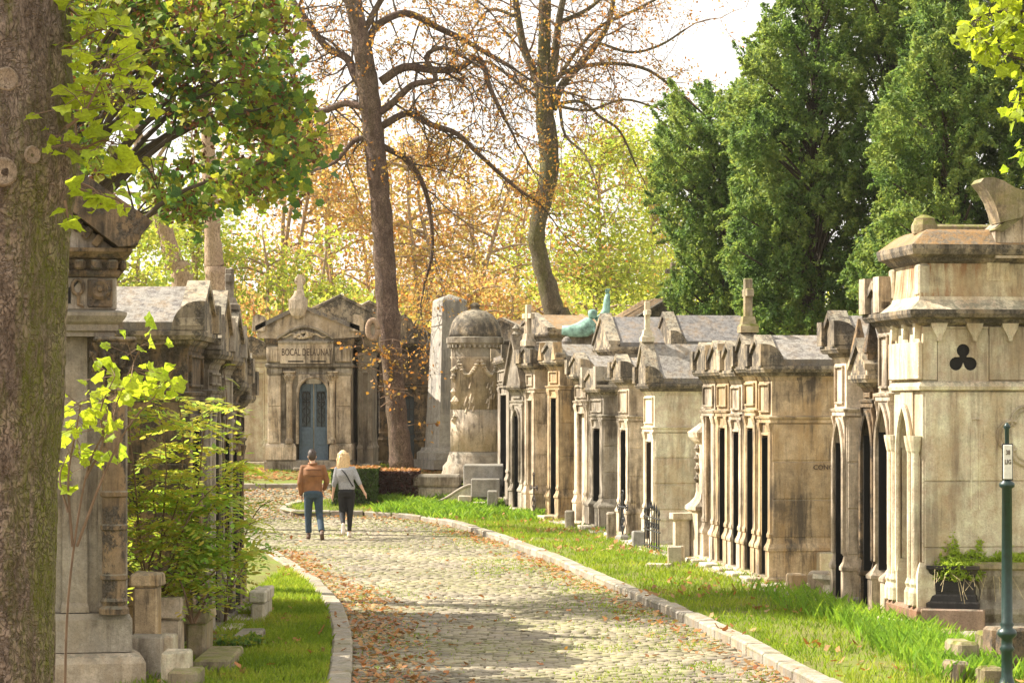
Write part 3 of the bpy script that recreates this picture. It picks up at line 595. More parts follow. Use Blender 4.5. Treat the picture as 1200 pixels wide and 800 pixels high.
row_chapel(839.3, 855, 430, 2.2, 'second of the five joined chapels, narrow black doorway and pointed corner pieces', wall='ochre', door='flat', rise=.5, acro='gothic', fr=.7)
row_chapel(855.3, 871, 431, 2.2, 'middle one of the five joined chapels with a black doorway', wall='pale', door='flat', rise=.5, acro='quarter', fr=.72)
t13 = row_chapel(871.3, 888, 426, 2.2, 'fourth of the five joined chapels, tall slim stone cross on its sharp gable', wall='ochre', door='flat', rise=.62, acro='quarter', cross=.82, fr=.7, crossm=M['mossy'])
t14 = row_chapel(888.3, 906, 426, 2.6, 'nearest of the five joined chapels with wide stained ochre side wall', wall='ochre', door='flat', rise=.5, acro='quarter', fr=.78)
w14 = (rowpt(888.3)-rowpt(906)).length; w14 -= .16 if w14 > .9 else .1; put_text('CONCESSION', .1, t14[0], (w14/2+.016, .92, 1.74), (math.radians(90), 0, math.radians(90)), M['ink'])
t15 = row_chapel(977, 993, 402, 2.4, 'grey chapel with pointed arch doorway and large lichened roof, beside broken stones', wall='pale', door='gothic', rise=.5, acro='quarter', fr=.85, dw=.5)
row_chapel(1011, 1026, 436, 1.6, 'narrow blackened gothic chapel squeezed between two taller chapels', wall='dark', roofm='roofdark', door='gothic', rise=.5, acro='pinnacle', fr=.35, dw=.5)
row_chapel(1028, 1046, 364, 1.9, 'tall pale gothic chapel with big scroll corner pieces, left of the cream chapel', wall='pale', door='gothic', rise=.4, acro='scroll', fr=1.0, dw=.55, bulge=.09)

# ---- the big cream chapel at the right end of the row
def big_chapel():
    a, b = rowpt(1047), rowpt(1082); mid = (a+b)/2; dr = (b-a).normalized(); rz = math.atan2(dr.y, dr.x); w = (a-b).length-.06; d = 2.9; hw = w/2
    t = thing('tomb_chapel', 'large cream chapel with trefoil hole and rust streaked attic at the right edge', 'tomb chapel', (mid.x, mid.y, .05), rz, 'tomb chapels in the row right of the road')
    wm = M['cream']; dw = .52; ph = .85
    zc = 3.66; zs = 2.82        # main cornice, string course
    m = MB(); m.stack(-hw, hw, 0, d, [(.1, 0), (.1, .3), (.07, .34)]); m.build('base', M['red'], t)
    for s in (-1, 1):
        x0, x1 = sorted((s*hw, s*dw/2)); m = MB(); m.stack(x0, x1, -.03, d-.2, [(.04, .34), (.04, ph-.15), (.02, ph-.06), (0, ph)]); m.build('plinth', wm, t)
        m = MB(); m.box(x0, x1, 0, d-.2, ph, zs, .008); m.build('pier', wm, t)
        for xx in (x0+.09, x1-.09):                      # engaged round shafts with capitals at door level
            m = MB(); m.lathe([(.085, .36), (.085, .5), (.06, .56), (.075, .6), (.05, .66), (.05, 2.1), (.06, 2.13), (.085, 2.25), (.09, 2.3)], 12, xx, -.06); m.build('shaft', wm, t)
        zz = [ph, 1.75, 2.62]; k = 0
        for z0, z1 in ((.36, 1.02), (1.024, 1.78), (1.784, zs-.01)):
            ys = [.02, (.95 if k % 2 else 1.45), 2.1 if k % 2 else 2.69]; k += 1
            if ys[-1] < 2.6: ys.append(2.69)
            for y0, y1 in zip(ys, ys[1:]):
                m = MB(); m.box(*sorted((s*(hw-.03), s*(hw+.012))), y0+.003, y1-.003, z0+.003, z1-.003, .006); m.build('stone_block', wm, t)
    m = MB(); m.box(-hw, hw, d-.19, d-.01, .35, zs, .01); m.build('back_wall', wm, t)
    m = MB(); m.box(-dw/2, dw/2, .22, .26, .3, zs-.05, .004); do = m.build('door', M['rustiron'], t)
    zsx = 2.15; P = arch_pts(-dw/2+.01, dw/2-.01, zsx, zsx, 'gothic'); L = [p for p in P if p[0] <= .0001]; Rr = [p for p in P if p[0] >= -.0001]; m = MB()
    m.prism([(-dw/2-.01, zsx), *L[1:], (0, zs), (-dw/2-.01, zs)], -.02, .21); m.prism([*Rr[:-1], (dw/2+.01, zsx), (dw/2+.01, zs), (0, zs)], -.02, .21); m.build('arch', wm, t)
    m = MB(); m.tube([(p[0]*1.05, -.05, p[1]) for p in arch_pts(-dw/2, dw/2, .7, zsx, 'gothic')], .035, 7); m.build('arch_moulding', wm, t)
    m = MB(); m.stack(-hw, hw, 0, d-.02, [(0, zs), (.05, zs+.01), (.06, zs+.05), (.03, zs+.09), (.0, zs+.11)]); m.build('string_course', wm, t)
    m = MB(); m.box(-hw+.04, hw-.03, .002, d-.03, zs+.1, zc-.09, .004); m.build('upper_wall', wm, t)
    # trefoil pierced slab of the upper wall, made as a plate with a real hole
    zt = 3.19; yt = .48
    bm = bmesh.new(); P = []
    cs = [(yt, zt+.09, .078), (yt-.085, zt-.06, .078), (yt+.085, zt-.06, .078)]
    for k in range(36):
        a_ = 2*math.pi*k/36; r = 0.
        for cy, cz, rr in cs:
            dx, dz = cy-yt, cz-zt; bq = dx*math.cos(a_)+dz*math.sin(a_); disc = bq*bq-(dx*dx+dz*dz-rr*rr)
            if disc > 0: r = max(r, bq+math.sqrt(disc))
        P.append((yt+max(r, .05)*math.cos(a_), zt+max(r, .05)*math.sin(a_)))
    O = []
    for k in range(36):
        a_ = 2*math.pi*k/36; c, s_ = math.cos(a_), math.sin(a_); q = min(.3/max(abs(c), 1e-6), .34/max(abs(s_), 1e-6)); O.append((yt+c*q, zt+s_*q))
    X1, X0 = hw+.0, hw-.05
    V = [(X1, *p) for p in P]+[(X1, *p) for p in O]+[(X0, *p) for p in P]+[(X0, *p) for p in O]
    Fs = []
    for k in range(36): j = (k+1) % 36; Fs += [(k, j, 36+j, 36+k), (72+k, 72+j, j, k), (36+k, 36+j, 108+j, 108+k)]
    m = MB(); m.add(V, Fs); m.build('trefoil_panel', wm, t)
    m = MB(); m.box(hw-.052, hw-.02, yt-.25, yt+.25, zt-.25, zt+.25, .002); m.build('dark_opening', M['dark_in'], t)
    for y0, y1, z0, z1 in ((.0, .175, zs+.12, zc-.1), (.785, 1.5, zs+.12, zc-.1), (1.504, 2.2, zs+.12, zc-.1), (2.204, d-.04, zs+.12, zc-.1), (.18, .78, zt+.345, zc-.1)):
        m = MB(); m.box(hw-.04, hw+.002, y0+.004, y1-.002, z0+.003, z1-.003, .005); m.build('stone_block', wm, t)
    for k in range(6):                                   # pointed corbels under the cornice
        y0 = .18+k*.42; m = MB(); m.prism([(y0-.1, zc-.06), (y0+.1, zc-.06), (y0+.085, zc-.12), (y0+.03, zc-.22), (y0+.02, zc-.27), (y0-.02, zc-.27), (y0-.03, zc-.22), (y0-.085, zc-.12)], hw+.0, hw+.07, 'x'); m.build('corbel', wm, t)
    for k in range(3):
        x0 = -hw+.12+k*(w-.24)/2; m = MB(); m.prism([(x0-.06, zc-.06), (x0+.06, zc-.06), (x0+.02, zc-.24), (x0-.02, zc-.24)], -.07, .0); m.build('corbel', wm, t)
    m = MB(); m.box(-hw-.04, hw+.02, -.06, -.003, zs+.13, zc-.28, .01); m.build('name_panel', wm, t)
    m = MB(); m.stack(-hw, hw, 0, d-.02, [(.02, zc-.09), (.08, zc-.06), (.1, zc-.02), (.18, zc), (.2, zc+.04), (.2, zc+.085)]); m.build('cornice', M['crust'], t)
    m = MB(); m.stack(-hw, hw, 0, d-.02, [(.19, zc+.088), (.1, zc+.16), (.06, zc+.2), (.05, zc+.24)]); m.build('cornice_weathering', wm, t)
    # attic: slightly battered, with its own cornice and a leaf covered ledge
    za = 4.44; m = MB(); m.stack(-hw, hw, 0, d-.02, [(.045, zc+.242), (.03, zc+.36), (.01, za-.16)]); m.build('attic', M['rusty'], t)
    m = MB(); m.box(hw+.012, hw+.03, .75, 1.02, zc+.42, zc+.72, .008); m.build('attic_panel', M['rusty'], t)
    for s in (-1, 1): m = MB(); m.box(*sorted((s*(hw-.14), s*(hw+.04))), -.06, .08, zc+.25, za-.17, .02); m.build('attic_pilaster', wm, t)
    m = MB(); m.stack(-hw, hw, 0, d-.02, [(.02, za-.158), (.06, za-.13), (.08, za-.1), (.15, za-.06), (.17, za), (.17, za+.05)]); m.build('attic_cornice', M['crust'], t)
    m = MB(); m.stack(-hw, hw, 0, d-.02, [(.16, za+.052), (-.02, za+.2), (-.1, za+.24)]); m.build('roof', M['roofleaf'], t)
    m = MB(); m.tube([(0, .1, za+.26), (0, d*.6, za+.26)], .075, 8); m.build('ridge_roll', M['mossy'], t)
    m = MB(); m.lathe([(.14, za+.2), (.15, za+.24), (.15, za+.3), (.12, za+.36), (.12, za+.38), (.04, za+.42)], 8, hw-.35, .12, rot=.39); m.build('finial', M['mossy'], t)
    # cross gable rising at the back with an upturned stone horn
    y0 = .8; m = MB(); m.prism([(y0+.02, za-.1), (y0+.02, za+.25), (y0+.2, za+.4), (y0+.95, za+.95), (y0+1.6, za+.5), (y0+1.6, za-.1)], hw-.3, hw+.13, 'x'); m.build('cross_gable', M['pale'], t)
    m = MB(); m.prism([(y0+.0, za+.22), (y0+.1, za+.2), (y0+1.1, za+.9), (y0+1.1, za+1.05)], hw-.33, hw+.17, 'x'); m.build('raking_moulding', M['mossy'], t)
    m = MB(); m.prism([(y0+.06, za+.3), (y0+.03, za+.42), (y0-.02, za+.55), (y0-.1, za+.68), (y0-.17, za+.76), (y0-.13, za+.81), (y0-.02, za+.82), (y0+.1, za+.78), (y0+.24, za+.7), (y0+.42, za+.66), (y0+.5, za+.55), (y0+.3, za+.36)], hw-.2, hw+.19, 'x'); m.build('horn', M['mossy'], t)
    # relief on the side wall: upright sunk strip and a quatrefoil ring
    m = MB(); 
    for yy in (.56, .66): m.box(hw+.008, hw+.024, yy, yy+.014, 1.45, 2.5, .003)
    m.box(hw+.008, hw+.024, .575, .66, 2.486, 2.5, .003); m.build('wall_moulding', wm, t)
    m = MB()
    for q in range(4):
        a_ = q*math.pi/2; cy, cz = 1.22+.17*math.cos(a_), 2.3+.17*math.sin(a_); pts = [(hw+.015, cy+.17*math.cos(a_+v), cz+.17*math.sin(a_+v)) for v in [-1.9+3.8*i/16 for i in range(17)]]
        m.tube(pts, .022, 6); m.tube([(p[0], cy+(p[1]-cy)*.7, cz+(p[2]-cz)*.7) for p in pts], .012, 5)
    m.build('quatrefoil', wm, t)
    m = MB(); m.box(-.3, .3, -.42, -.11, 0, .17, .02); m.build('step', M['slab'], t)
    return t
big_chapel()

# ---- chapels behind the row, their roofs show above it
def back_chapel(px, py_r, Y, w, d, rz, label, rise=.6, roofm='roofdark', **k):
    p = at(px, py_r, Y); g = float(terr(Y)); h = p.z-g-rise-.2
    return chapel('tomb_chapel', label, 'tomb chapel', (p.x, Y, g), rz, w, d, h, wall=k.pop('wall', 'grey'), roofm=roofm, rise=rise, group='tomb chapels behind the right row', **k)
rzr = math.radians(-80)
back_chapel(712, 367, 56, 1.5, 1.35, rzr, 'chapel behind the row with left half of the long dark roof', acro=None, blocks=False)
back_chapel(785, 365, 55.4, 1.5, 1.45, rzr, 'chapel behind the row with right half of the long dark roof', acro='quarter', blocks=False)
back_chapel(788, 345, 66, 1.7, 2., math.radians(18), 'chapel with leaf covered gable and tall cross standing behind the dark roofs', acro=None, cross=.85, roofm='roofleaf', wall='pale', rise=.55)
back_chapel(590, 372, 74, 2., 2., math.radians(-25), 'low chapel with leaf strewn roof behind the small dark chapel', acro=None, roofm='roofleaf', rise=.5)
back_chapel(628, 366, 73, 2.4, 2.6, math.radians(-70), 'brown roofed chapel standing beside the slender grey tree', acro=None, roofm='roofleaf', rise=.45)

# ---- left row
def left_chapel(px_x, Y0, Y1, X, h, label, d, **k):
    w = Y1-Y0; return chapel('tomb_chapel', label, 'tomb chapel', (X, (Y0+Y1)/2, .03), math.radians(90), w-.12, d, h, group='tomb chapels in the row left of the road', **k)
LX = -3.43
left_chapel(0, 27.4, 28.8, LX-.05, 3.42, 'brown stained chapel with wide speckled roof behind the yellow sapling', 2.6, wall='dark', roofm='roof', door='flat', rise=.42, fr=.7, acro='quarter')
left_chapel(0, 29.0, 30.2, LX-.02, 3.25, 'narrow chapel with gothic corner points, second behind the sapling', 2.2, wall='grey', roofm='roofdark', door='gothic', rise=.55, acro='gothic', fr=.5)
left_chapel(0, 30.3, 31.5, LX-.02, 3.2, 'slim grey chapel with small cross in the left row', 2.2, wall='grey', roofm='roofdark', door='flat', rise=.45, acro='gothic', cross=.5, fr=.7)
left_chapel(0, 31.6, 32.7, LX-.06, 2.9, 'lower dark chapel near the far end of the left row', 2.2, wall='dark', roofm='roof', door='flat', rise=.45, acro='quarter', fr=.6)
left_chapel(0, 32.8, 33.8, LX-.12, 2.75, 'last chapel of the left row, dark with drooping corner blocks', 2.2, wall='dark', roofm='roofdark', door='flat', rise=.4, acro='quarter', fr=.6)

# ---- the near left mausoleum with pediment, seen beside the big trunk
def near_mausoleum():
    Y = 24.; s = F/Y; X1 = (150-600)/s; w = 2.7; hw = w/2
    t = thing('mausoleum', 'dark columned mausoleum with dentilled pediment beside the big foreground trunk', 'mausoleum', (X1-hw*math.cos(R_(11)), Y-hw*math.sin(R_(11)), 0), R_(11))
    z = lambda py: H-(py-HY)/s
    wm = M['dark']; gm = M['grey']; 
    m = MB(); m.stack(-hw, hw, 0, 2.4, [(.16, 0), (.16, z(775)), (.12, z(768)), (.06, z(764))]); m.build('base', M['pale'], t)
    m = MB(); m.stack(-hw, hw, .02, 2.38, [(.04, z(763)), (.04, z(725)), (.0, z(718))]); m.build('plinth', gm, t)
    zb = z(718); zt = z(395)
    m = MB(); m.box(-hw, hw, .1, 2.36, zb, zt, .01); m.build('wall', gm, t)
    for s_ in (-1, 1):
        for a, b in ((hw-.29, hw-.02), (hw-.62, hw-.36)):
            x0, x1 = sorted((s_*a, s_*b)); m = MB(); m.stack(x0, x1, .03, .1, [(.0, zb+.01), (0, zb+.06), (-.015, zb+.1), (-.015, zt)]); m.build('pilaster', gm, t)
        cx = s_*(hw-.13); r = .11
        P = [(r+.03, zb), (r+.03, zb+.05), (r+.0, zb+.08), (r+.02, zb+.12), (r, zb+.15)]
        for q in (.12, .3, .42): zz = zb+(zt-zb)*q; P += [(r, zz), (r+.018, zz+.015), (r+.018, zz+.05), (r, zz+.065)]
        P += [(r-.01, zt-.52), (r+.02, zt-.5), (r+.0, zt-.46)]
        m = MB(); m.lathe(P, 18, cx, -.03); m.build('column', wm, t)
        m = MB(); m.lathe([(r-.01, zt-.455), (r+.0, zt-.3), (r+.05, zt-.16), (r+.1, zt-.07), (r+.1, zt-.055)], 16, cx, -.03)
        for ring, zz, rr in ((8, zt-.34, r+.01), (8, zt-.2, r+.05)):
            for k in range(ring):
                a = 2*math.pi*(k+.5*(ring == 8 and zz > zt-.3))/ring; ux, uy = math.cos(a), math.sin(a)
                m.tube([(cx+ux*rr, -.03+uy*rr, zz-.08), (cx+ux*(rr+.04), -.03+uy*(rr+.04), zz+.04), (cx+ux*(rr+.075), -.03+uy*(rr+.075), zz+.05), (cx+ux*(rr+.08), -.03+uy*(rr+.08), zz+.01)], [.03, .035, .025, .015], 5)
        m.box(cx-.2, cx+.2, -.24, .099, zt-.052, zt, .02); m.build('capital', wm, t)
    hw -= .13; w = 2*hw
    m = MB(); m.stack(-hw, hw, -.14, 2.2, [(.0, zt+.002), (.0, z(390)), (.03, z(388)), (.03, z(381)), (.07, z(378)), (.11, z(371)), (.11, z(367)), (.05, z(365)), (.0, z(364))]); m.build('architrave', gm, t)
    m = MB(); m.box(-hw-.02, hw+.02, -.14, 2.2, z(363.7), z(326), .01); m.build('frieze', gm, t)
    # frieze reliefs: letter, trumpet scroll, rosette tablet
    zf = (z(363)+z(327))/2; 
    put_text('Y', .3, t, (hw-.42, -.146, zf), (math.radians(90), 0, 0), M['dark_in'])
    for txt, xx in (('M', -.25), ('A', .05), ('E', .3)): pass
    m = MB(); m.box(hw-.25, hw-.02, -.17, -.141, z(361), z(328), .02); m.lathe([(.1, 0), (.1, .02), (.07, .03), (.075, .045), (.03, .03), (.02, .06)], 14, M=Matrix.Translation((hw-.135, -.17, zf+.04)) @ Matrix.Rotation(math.radians(90), 4, 'X')); m.build('rosette', wm, t)
    m = MB(); m.tube([(hw-.34+.05*math.cos(a), -.155, zf+.06+.07*math.sin(a)) for a in [i*.5 for i in range(14)]], .018, 6); m.tube([(hw-.33, -.155, zf), (hw-.33, -.155, zf-.1), (hw-.28, -.155, zf-.12)], .02, 6); m.build('frieze_relief', wm, t)
    zc = z(326); m = MB(); m.stack(-hw, hw, -.14, 2.2, [(.03, zc+.002), (.05, zc+.03), (.05, zc+.06)]); m.build('lower_cornice', wm, t)
    for k in range(17): m = MB(); xx = -hw+.02+k*(w-.04)/16; m.box(xx-.05, xx+.05, -.25, -.19, zc+.065, z(306), .02); m.build('dentil', wm, t)
    for k in range(13): m = MB(); yy = -.1+k*.18; m.box(hw+.05, hw+.11, yy-.05, yy+.05, zc+.065, z(306), .02); m.build('dentil', wm, t)
    m = MB(); m.stack(-hw, hw, -.14, 2.2, [(.02, zc+.062), (.03, z(305.6)), (.08, z(304)), (.12, z(300)), (.16, z(297)), (.16, z(293))]); m.build('cornice', wm, t)
    zz = z(292.5); ow = hw+.18; rise = 1.05
    m = MB(); m.prism([(-ow+.2, zz), (ow-.2, zz), (0, zz+rise-.12)], -.2, .1); m.build('tympanum', gm, t)
    for s_ in (-1, 1):
        m = MB(); m.prism([(s_*(ow-.15), zz), (s_*(ow+.02), zz+.02), (s_*(ow+.06), zz+.12), (s_*(ow+.16), zz+.24), (0, zz+rise+.25), (0, zz+rise-.1)], -.42, .1); 
        m.build('raking_cornice', wm, t)
        for k in range(11): u = .12+k*.075; x = s_*(ow-.15)*(1-u); zq = zz+(rise-.1)*u; m = MB(); m.box(-.035, .035, -.3, -.202, -.12, -.01, .01, M=Matrix.Translation((x, 0, zq)) @ Matrix.Rotation(s_*math.atan2(rise, ow), 4, 'Y')); m.build('dentil', wm, t)
    m = MB(); m.prism([(-ow-.05, zz+.1), (ow+.05, zz+.1), (0, zz+rise+.2)], .105, 2.6); m.build('roof', M['roofdark'], t)
near_mausoleum()
# ------------------------------------------------------------------ the far mausoleum with the blue doors
def blue_door_mausoleum():
    o = hit(362, 551, .11); s = F/o.y; t = thing('mausoleum', 'grey mausoleum with blue double doors and arched pediment at the end of the road', 'mausoleum', o, R_(0))
    X = lambda px: (px-362)/s; Z = lambda py: (551-py)/s
    gm, dm, pm = M['grey'], M['dark'], M['pale']
    m = MB(); m.stack(X(311), X(414), 0, 3., [(.03, 0), (.03, Z(541)), (.0, Z(539))]); m.build('base', gm, t)
    dl, dr = X(349), X(384)
    for a, b in ((311, 347), (386, 414)):
        x0, x1 = X(a), X(b); m = MB(); m.stack(x0, x1, -.06, 3., [(0, Z(538.6)), (0, Z(530)), (-.0, Z(524)), (-.02, Z(521)), (-.05, Z(519))]); m.build('plinth', pm, t)
    for x0, x1 in ((X(314), dl), (dr, X(412))):
        m = MB(); m.box(x0, x1, .1, 2.9, Z(519.5), Z(430), .008); m.build('wall', gm, t)
    m = MB(); m.box(dl+.001, dr-.001, .1, 2.9, Z(438), Z(430), .004); m.build('lintel', gm, t)
    for a, b in ((314, 329), (394, 411)):
        m = MB(); m.box(X(a), X(b), -.04, .11, Z(519), Z(476), .01); m.build('pilaster', pm, t)
        m = MB(); m.box(X(a), X(b), -.04, .11, Z(475.7), Z(440), .01); m.build('pilaster', pm, t)
        m = MB(); m.stack(X(a), X(b), -.04, .11, [(.0, Z(439.7)), (.03, Z(437)), (.03, Z(432)), (.05, Z(431))]); m.build('pilaster_cap', gm, t)
        m = MB(); m.box(X(a)-.03, X(b)+.03, -.07, .1, Z(424), Z(406), .015)
        for k in range(5): xx = X(a)+(X(b)-X(a))*(k+.5)/5; m.tube([(xx, -.075, Z(423)), (xx, -.075, Z(409))], .025, 5)
        m.build('triglyph', pm, t)
    for cx in (339, 389.5):
        m = MB(); c = X(cx); r = .085; m.lathe([(r+.03, Z(519)), (r+.03, Z(516)), (r, Z(513)), (r, Z(449)), (r+.015, Z(448)), (r, Z(446)), (r+.06, Z(438)), (r+.06, Z(437))], 14, c, -.0)
        for k in range(7): a = math.pi+math.pi*k/6; m.tube([(c+math.cos(a)*r, math.sin(a)*r, Z(446)), (c+math.cos(a)*(r+.05), math.sin(a)*(r+.05), Z(441)), (c+math.cos(a)*(r+.09), math.sin(a)*(r+.09), Z(440))], .022, 5)
        m.box(c-.17, c+.17, -.15, .1, Z(436.8), Z(434.5), .01); m.build('column', pm, t)
    # round headed door surround and the blue doors
    P = arch_pts(X(350), X(383.5), Z(460), Z(460), 'round'); L = [p for p in P if p[0] <= (P[0][0]+P[-1][0])/2+1e-4]; Rr = [p for p in P if p[0] >= (P[0][0]+P[-1][0])/2-1e-4]; cm = (P[0][0]+P[-1][0])/2
    m = MB(); m.prism([(dl-.0, Z(460)), *L[1:], (cm, Z(438.3)), (dl, Z(438.3))], .02, .3); m.prism([*Rr[:-1], (dr, Z(460)), (dr, Z(438.3)), (cm, Z(438.3))], .02, .3); m.build('arch', pm, t)
    m = MB(); m.tube([(p[0], .0, p[1]) for p in arch_pts(X(348.5), X(385), Z(520), Z(460), 'round')], .045, 6); m.build('arch_moulding', pm, t)
    mid = (X(350)+X(383.5))/2
    for s_ in (-1, 1):
        x0, x1 = sorted((mid+s_*.012, mid+s_*.39)); leaf = MB(); zb = Z(547); zm = Z(500); zt = Z(449.5)
        leaf.box(x0, x1, .26, .30, zb, zm, .008); leaf.box(x0, x0+.07, .26, .30, zm+.002, zt, .008); leaf.box(x1-.07, x1, .26, .30, zm+.002, zt, .008); leaf.box(x0+.072, x1-.072, .26, .30, zt-.2, zt, .008)
        d = leaf.build('door', M['blue'], t)
        m = MB(); m.box(x0+.06, x1-.06, .247, .262, zb+.12, zm-.55, .01); m.box(x0+.06, x1-.06, .247, .262, zm-.48, zm-.1, .01); m.build('door_panel', M['blue'], d)
        m = MB(); m.box(x0+.06, x1-.06, .3, .31, zm, zt-.15, .002); m.build('pane', M['glass'], d)
        g = MB(); c = (x0+x1)/2
        g.tube([(c, .255, zm), (c, .255, zt-.25)], .012, 5); g.tube([(c-.1, .255, zt-.5), (c+.1, .255, zt-.5)], .012, 5)
        for u in (-1, 1):
            for q in range(4):
                z0 = zm+.1+q*.22; g.tube([(c+u*(.02+.08*math.sin(a)), .255, z0+.2*a/math.pi) for a in [i*math.pi/6 for i in range(7)]], .009, 4)
        g.tube([(c+.12*math.cos(a), .255, zt-.34+.1*math.sin(a)) for a in [i*math.pi/6 for i in range(13)]], .01, 4); g.build('grille', M['iron'], d)
    m = MB(); m.box(mid-.5, mid+.5, -.4, -.065, 0, .09, .02); m.build('step', gm, t)
    # entablature with name plate
    m = MB(); m.stack(X(313), X(412), 0, 2.9, [(.02, Z(430.5)), (.05, Z(429)), (.05, Z(427)), (.0, Z(425.5)), (.0, Z(404))]); m.build('architrave', gm, t)
    m = MB(); m.prism([(X(329), Z(426)), (X(389), Z(426)), (X(391), Z(402)), (X(326), Z(402))], -.09, .0); m.build('name_plate', pm, t)
    for a, b in ((338, 356), (364, 382)): m = MB(); m.box(X(a), X(b), -.094, -.08, Z(424.2), Z(422.6), .001); m.build('slot', M['dark_in'], t)
    put_text('BOCAL DELAUNAY', .27, t, (X(360), -.093, Z(413)), (math.radians(90), 0, 0), M['ink'], .58)
    m = MB(); m.tube([(X(326), -.09, Z(401)), (X(391), -.09, Z(401))], .045, 6); m.build('string_course', gm, t)
    for s_, a, b in ((-1, 313, 328), (1, 392, 412)): m = MB(); m.stack(X(a), X(b), -.02, 2.9, [(.03, Z(403.8)), (.07, Z(400)), (.07, Z(396))]); m.build('cornice', dm, t)
    # pediment with a segmental arch sunk in it
    ap = X(353); zl, zr, za = Z(396), Z(395), Z(362); n = 12
    arc = [(X(325)+(X(391)-X(325))*i/n, Z(397)+(Z(383)-Z(397))*math.sin(math.pi*i/n)) for i in range(n+1)]
    L = arc[:n//2+1]; Rr = arc[n//2:]
    m = MB(); m.prism([(X(302), zl), *L, (ap, za), (X(302), Z(386))], -.12, .1); m.prism([*Rr, (X(420), zr), (X(420), Z(386)), (ap, za), ], -.12, .1); m.build('pediment', pm, t)
    m = MB(); m.prism([(X(325), Z(400))]+arc+[(X(391), Z(400))], -.0, .09); m.build('tympanum', gm, t)
    m = MB(); m.tube([(p[0], -.13, p[1]) for p in arc], .03, 6); m.build('arch_moulding', gm, t)
    rk = random.Random(3); m = MB()
    for k in range(26): a = k*2.4; m.tube([(X(356)+.2*math.cos(a)*rk.random()*1.3, -.05, Z(392)+.09*math.sin(a)), (X(356)+.3*math.cos(a)*rk.random(), -.12, Z(393)+.08*math.sin(a+.5))], [.04, .025], 5)
    for u in (-1, 1): m.tube([(X(356)+u*(.2+.07*i), -.04, Z(393)+.05*math.sin(i)) for i in range(9)], [.04-.003*i for i in range(9)], 5)
    m.build('wreath', pm, t)
    for s_, e in ((-1, 300), (1, 422)):
        m = MB(); m.prism([(X(e), Z(388)), (ap, za+.02), (ap, za+.13), (X(e), Z(382))], -.2, .12); m.build('raking_cornice', M['roof'], t)
    for a in (297, 411): m = MB(); x0 = X(a); m.prism([(x0-.03, Z(388)), (x0+.33, Z(388)), (x0+.35, Z(376)), (x0+.28, Z(370)), (x0+.12, Z(368)), (x0, Z(372))], -.2, .2); m.build('acroterion', pm, t)
    m = MB(); m.prism([(X(303), Z(395)), (X(420), Z(395)), (ap, za+.05)], .125, 3.1); m.build('roof', M['roofleaf'], t)
    # shield and cross on top
    m = MB(); m.loft([(X(350), -.18, Z(374), .04, .05), (X(350), -.2, Z(370), .18, .08), (X(350), -.2, Z(362), .25, .1), (X(350), -.16, Z(352), .26, .1), (X(350), -.12, Z(346), .14, .09), (X(350), -.1, Z(341), .1, .09)], 14); m.build('shield', pm, t)
    m = MB(); x = X(352); m.stack(x-.09, x+.09, -.15, .03, [(.02, Z(346)), (0, Z(342)), (-.03, Z(322))]); m.box(x-.15, x-.06, -.12, 0, Z(331), Z(328), .02); m.box(x+.06, x+.15, -.12, 0, Z(331), Z(328), .02)
    m.tube([(x+.12*math.cos(a), -.06, Z(329)+.12*math.sin(a)) for a in [i*math.pi/8 for i in range(17)]], .03, 6); m.build('cross', pm, t)
blue_door_mausoleum()
def far(px, py, wpx, top, label, d=2.6, rz=0., **k):
    o = hit(px, py, .11); s = F/o.y; rise = k.get('rise', .6); h = (py-top)/s-rise-.15
    o = Vector((o.x*(1+3/o.y), o.y+3, o.z)) if px == 474 else o
    return chapel('mausoleum', label, 'mausoleum', o, rz, wpx/s, d, h, **k)
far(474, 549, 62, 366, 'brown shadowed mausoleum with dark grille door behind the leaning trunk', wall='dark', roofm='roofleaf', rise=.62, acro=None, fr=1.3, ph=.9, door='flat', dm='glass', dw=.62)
far(428, 549, 16, 392, 'plain narrow side of a pale tomb between the two far mausoleums', wall='grey', roofm='roofleaf', rise=.2, acro=None, fr=.5, door='blind', panel=False, blocks=False, dw=.2)
o = hit(298, 547, .11); s = F/o.y
t = chapel('mausoleum', 'plain pale walled tomb just left of the blue door mausoleum', 'mausoleum', (o.x-.12, o.y+.6, o.z), 0, 1.25, 2., (547-408)/s-.2, wall='cream', roofm='roofleaf', rise=.35, acro=None, door='blind', panel=False, fr=.3)
# roofs stepping up behind
for i, (px, top, Y, w, rz, lab) in enumerate(((398, 345, 77, 2.2, 12, 'chapel with long leaf strewn roof directly behind the blue door mausoleum'), (432, 352, 79, 2., 20, 'chapel with sloping coping and knob finial showing right behind the first roof'))):
    p = at(px, top, Y); g = float(terr(Y)); chapel('mausoleum', lab, 'mausoleum', (p.x, Y, g), R_(rz), w, 2.6, p.z-g-.8, wall='grey', roofm='roofleaf', rise=.6, acro='quarter', blocks=False)

# ------------------------------------------------------------------ obelisk, domed monument, sarcophagi
def obelisk():
    o = hit(527, 549, .11); s = F/o.y; t = thing('obelisk', 'tall streaked grey obelisk on stepped base left of the domed monument', 'obelisk', o, R_(24)); z = lambda py: (549-py)/s; gm = M['obelisk']
    m = MB(); a = 34/s; m.stack(-a, a, -a, a, [(0, 0), (0, z(538))]); m.build('step', gm, t)
    m = MB(); m.stack(-a, a, -a, a, [(-.1, z(537.8)), (-.1, z(530)), (-.18, z(527)), (-.2, z(524))]); m.build('step', gm, t)
    b = 25/s; c = 17/s; k = (549-438)
    f = lambda py: b+(c-b)*(549-py)/197
    m = MB(); m.stack(-.001, .001, -.001, .001, [(f(524)-.04, z(524)), (f(438)-.04, z(439))]); m.build('shaft', gm, t)
    m = MB(); m.stack(-.001, .001, -.001, .001, [(f(438)-.04, z(438.6)), (f(352)-.04, z(353)), (f(352)-.08, z(351)), (.02, z(345))]); m.build('shaft', gm, t)
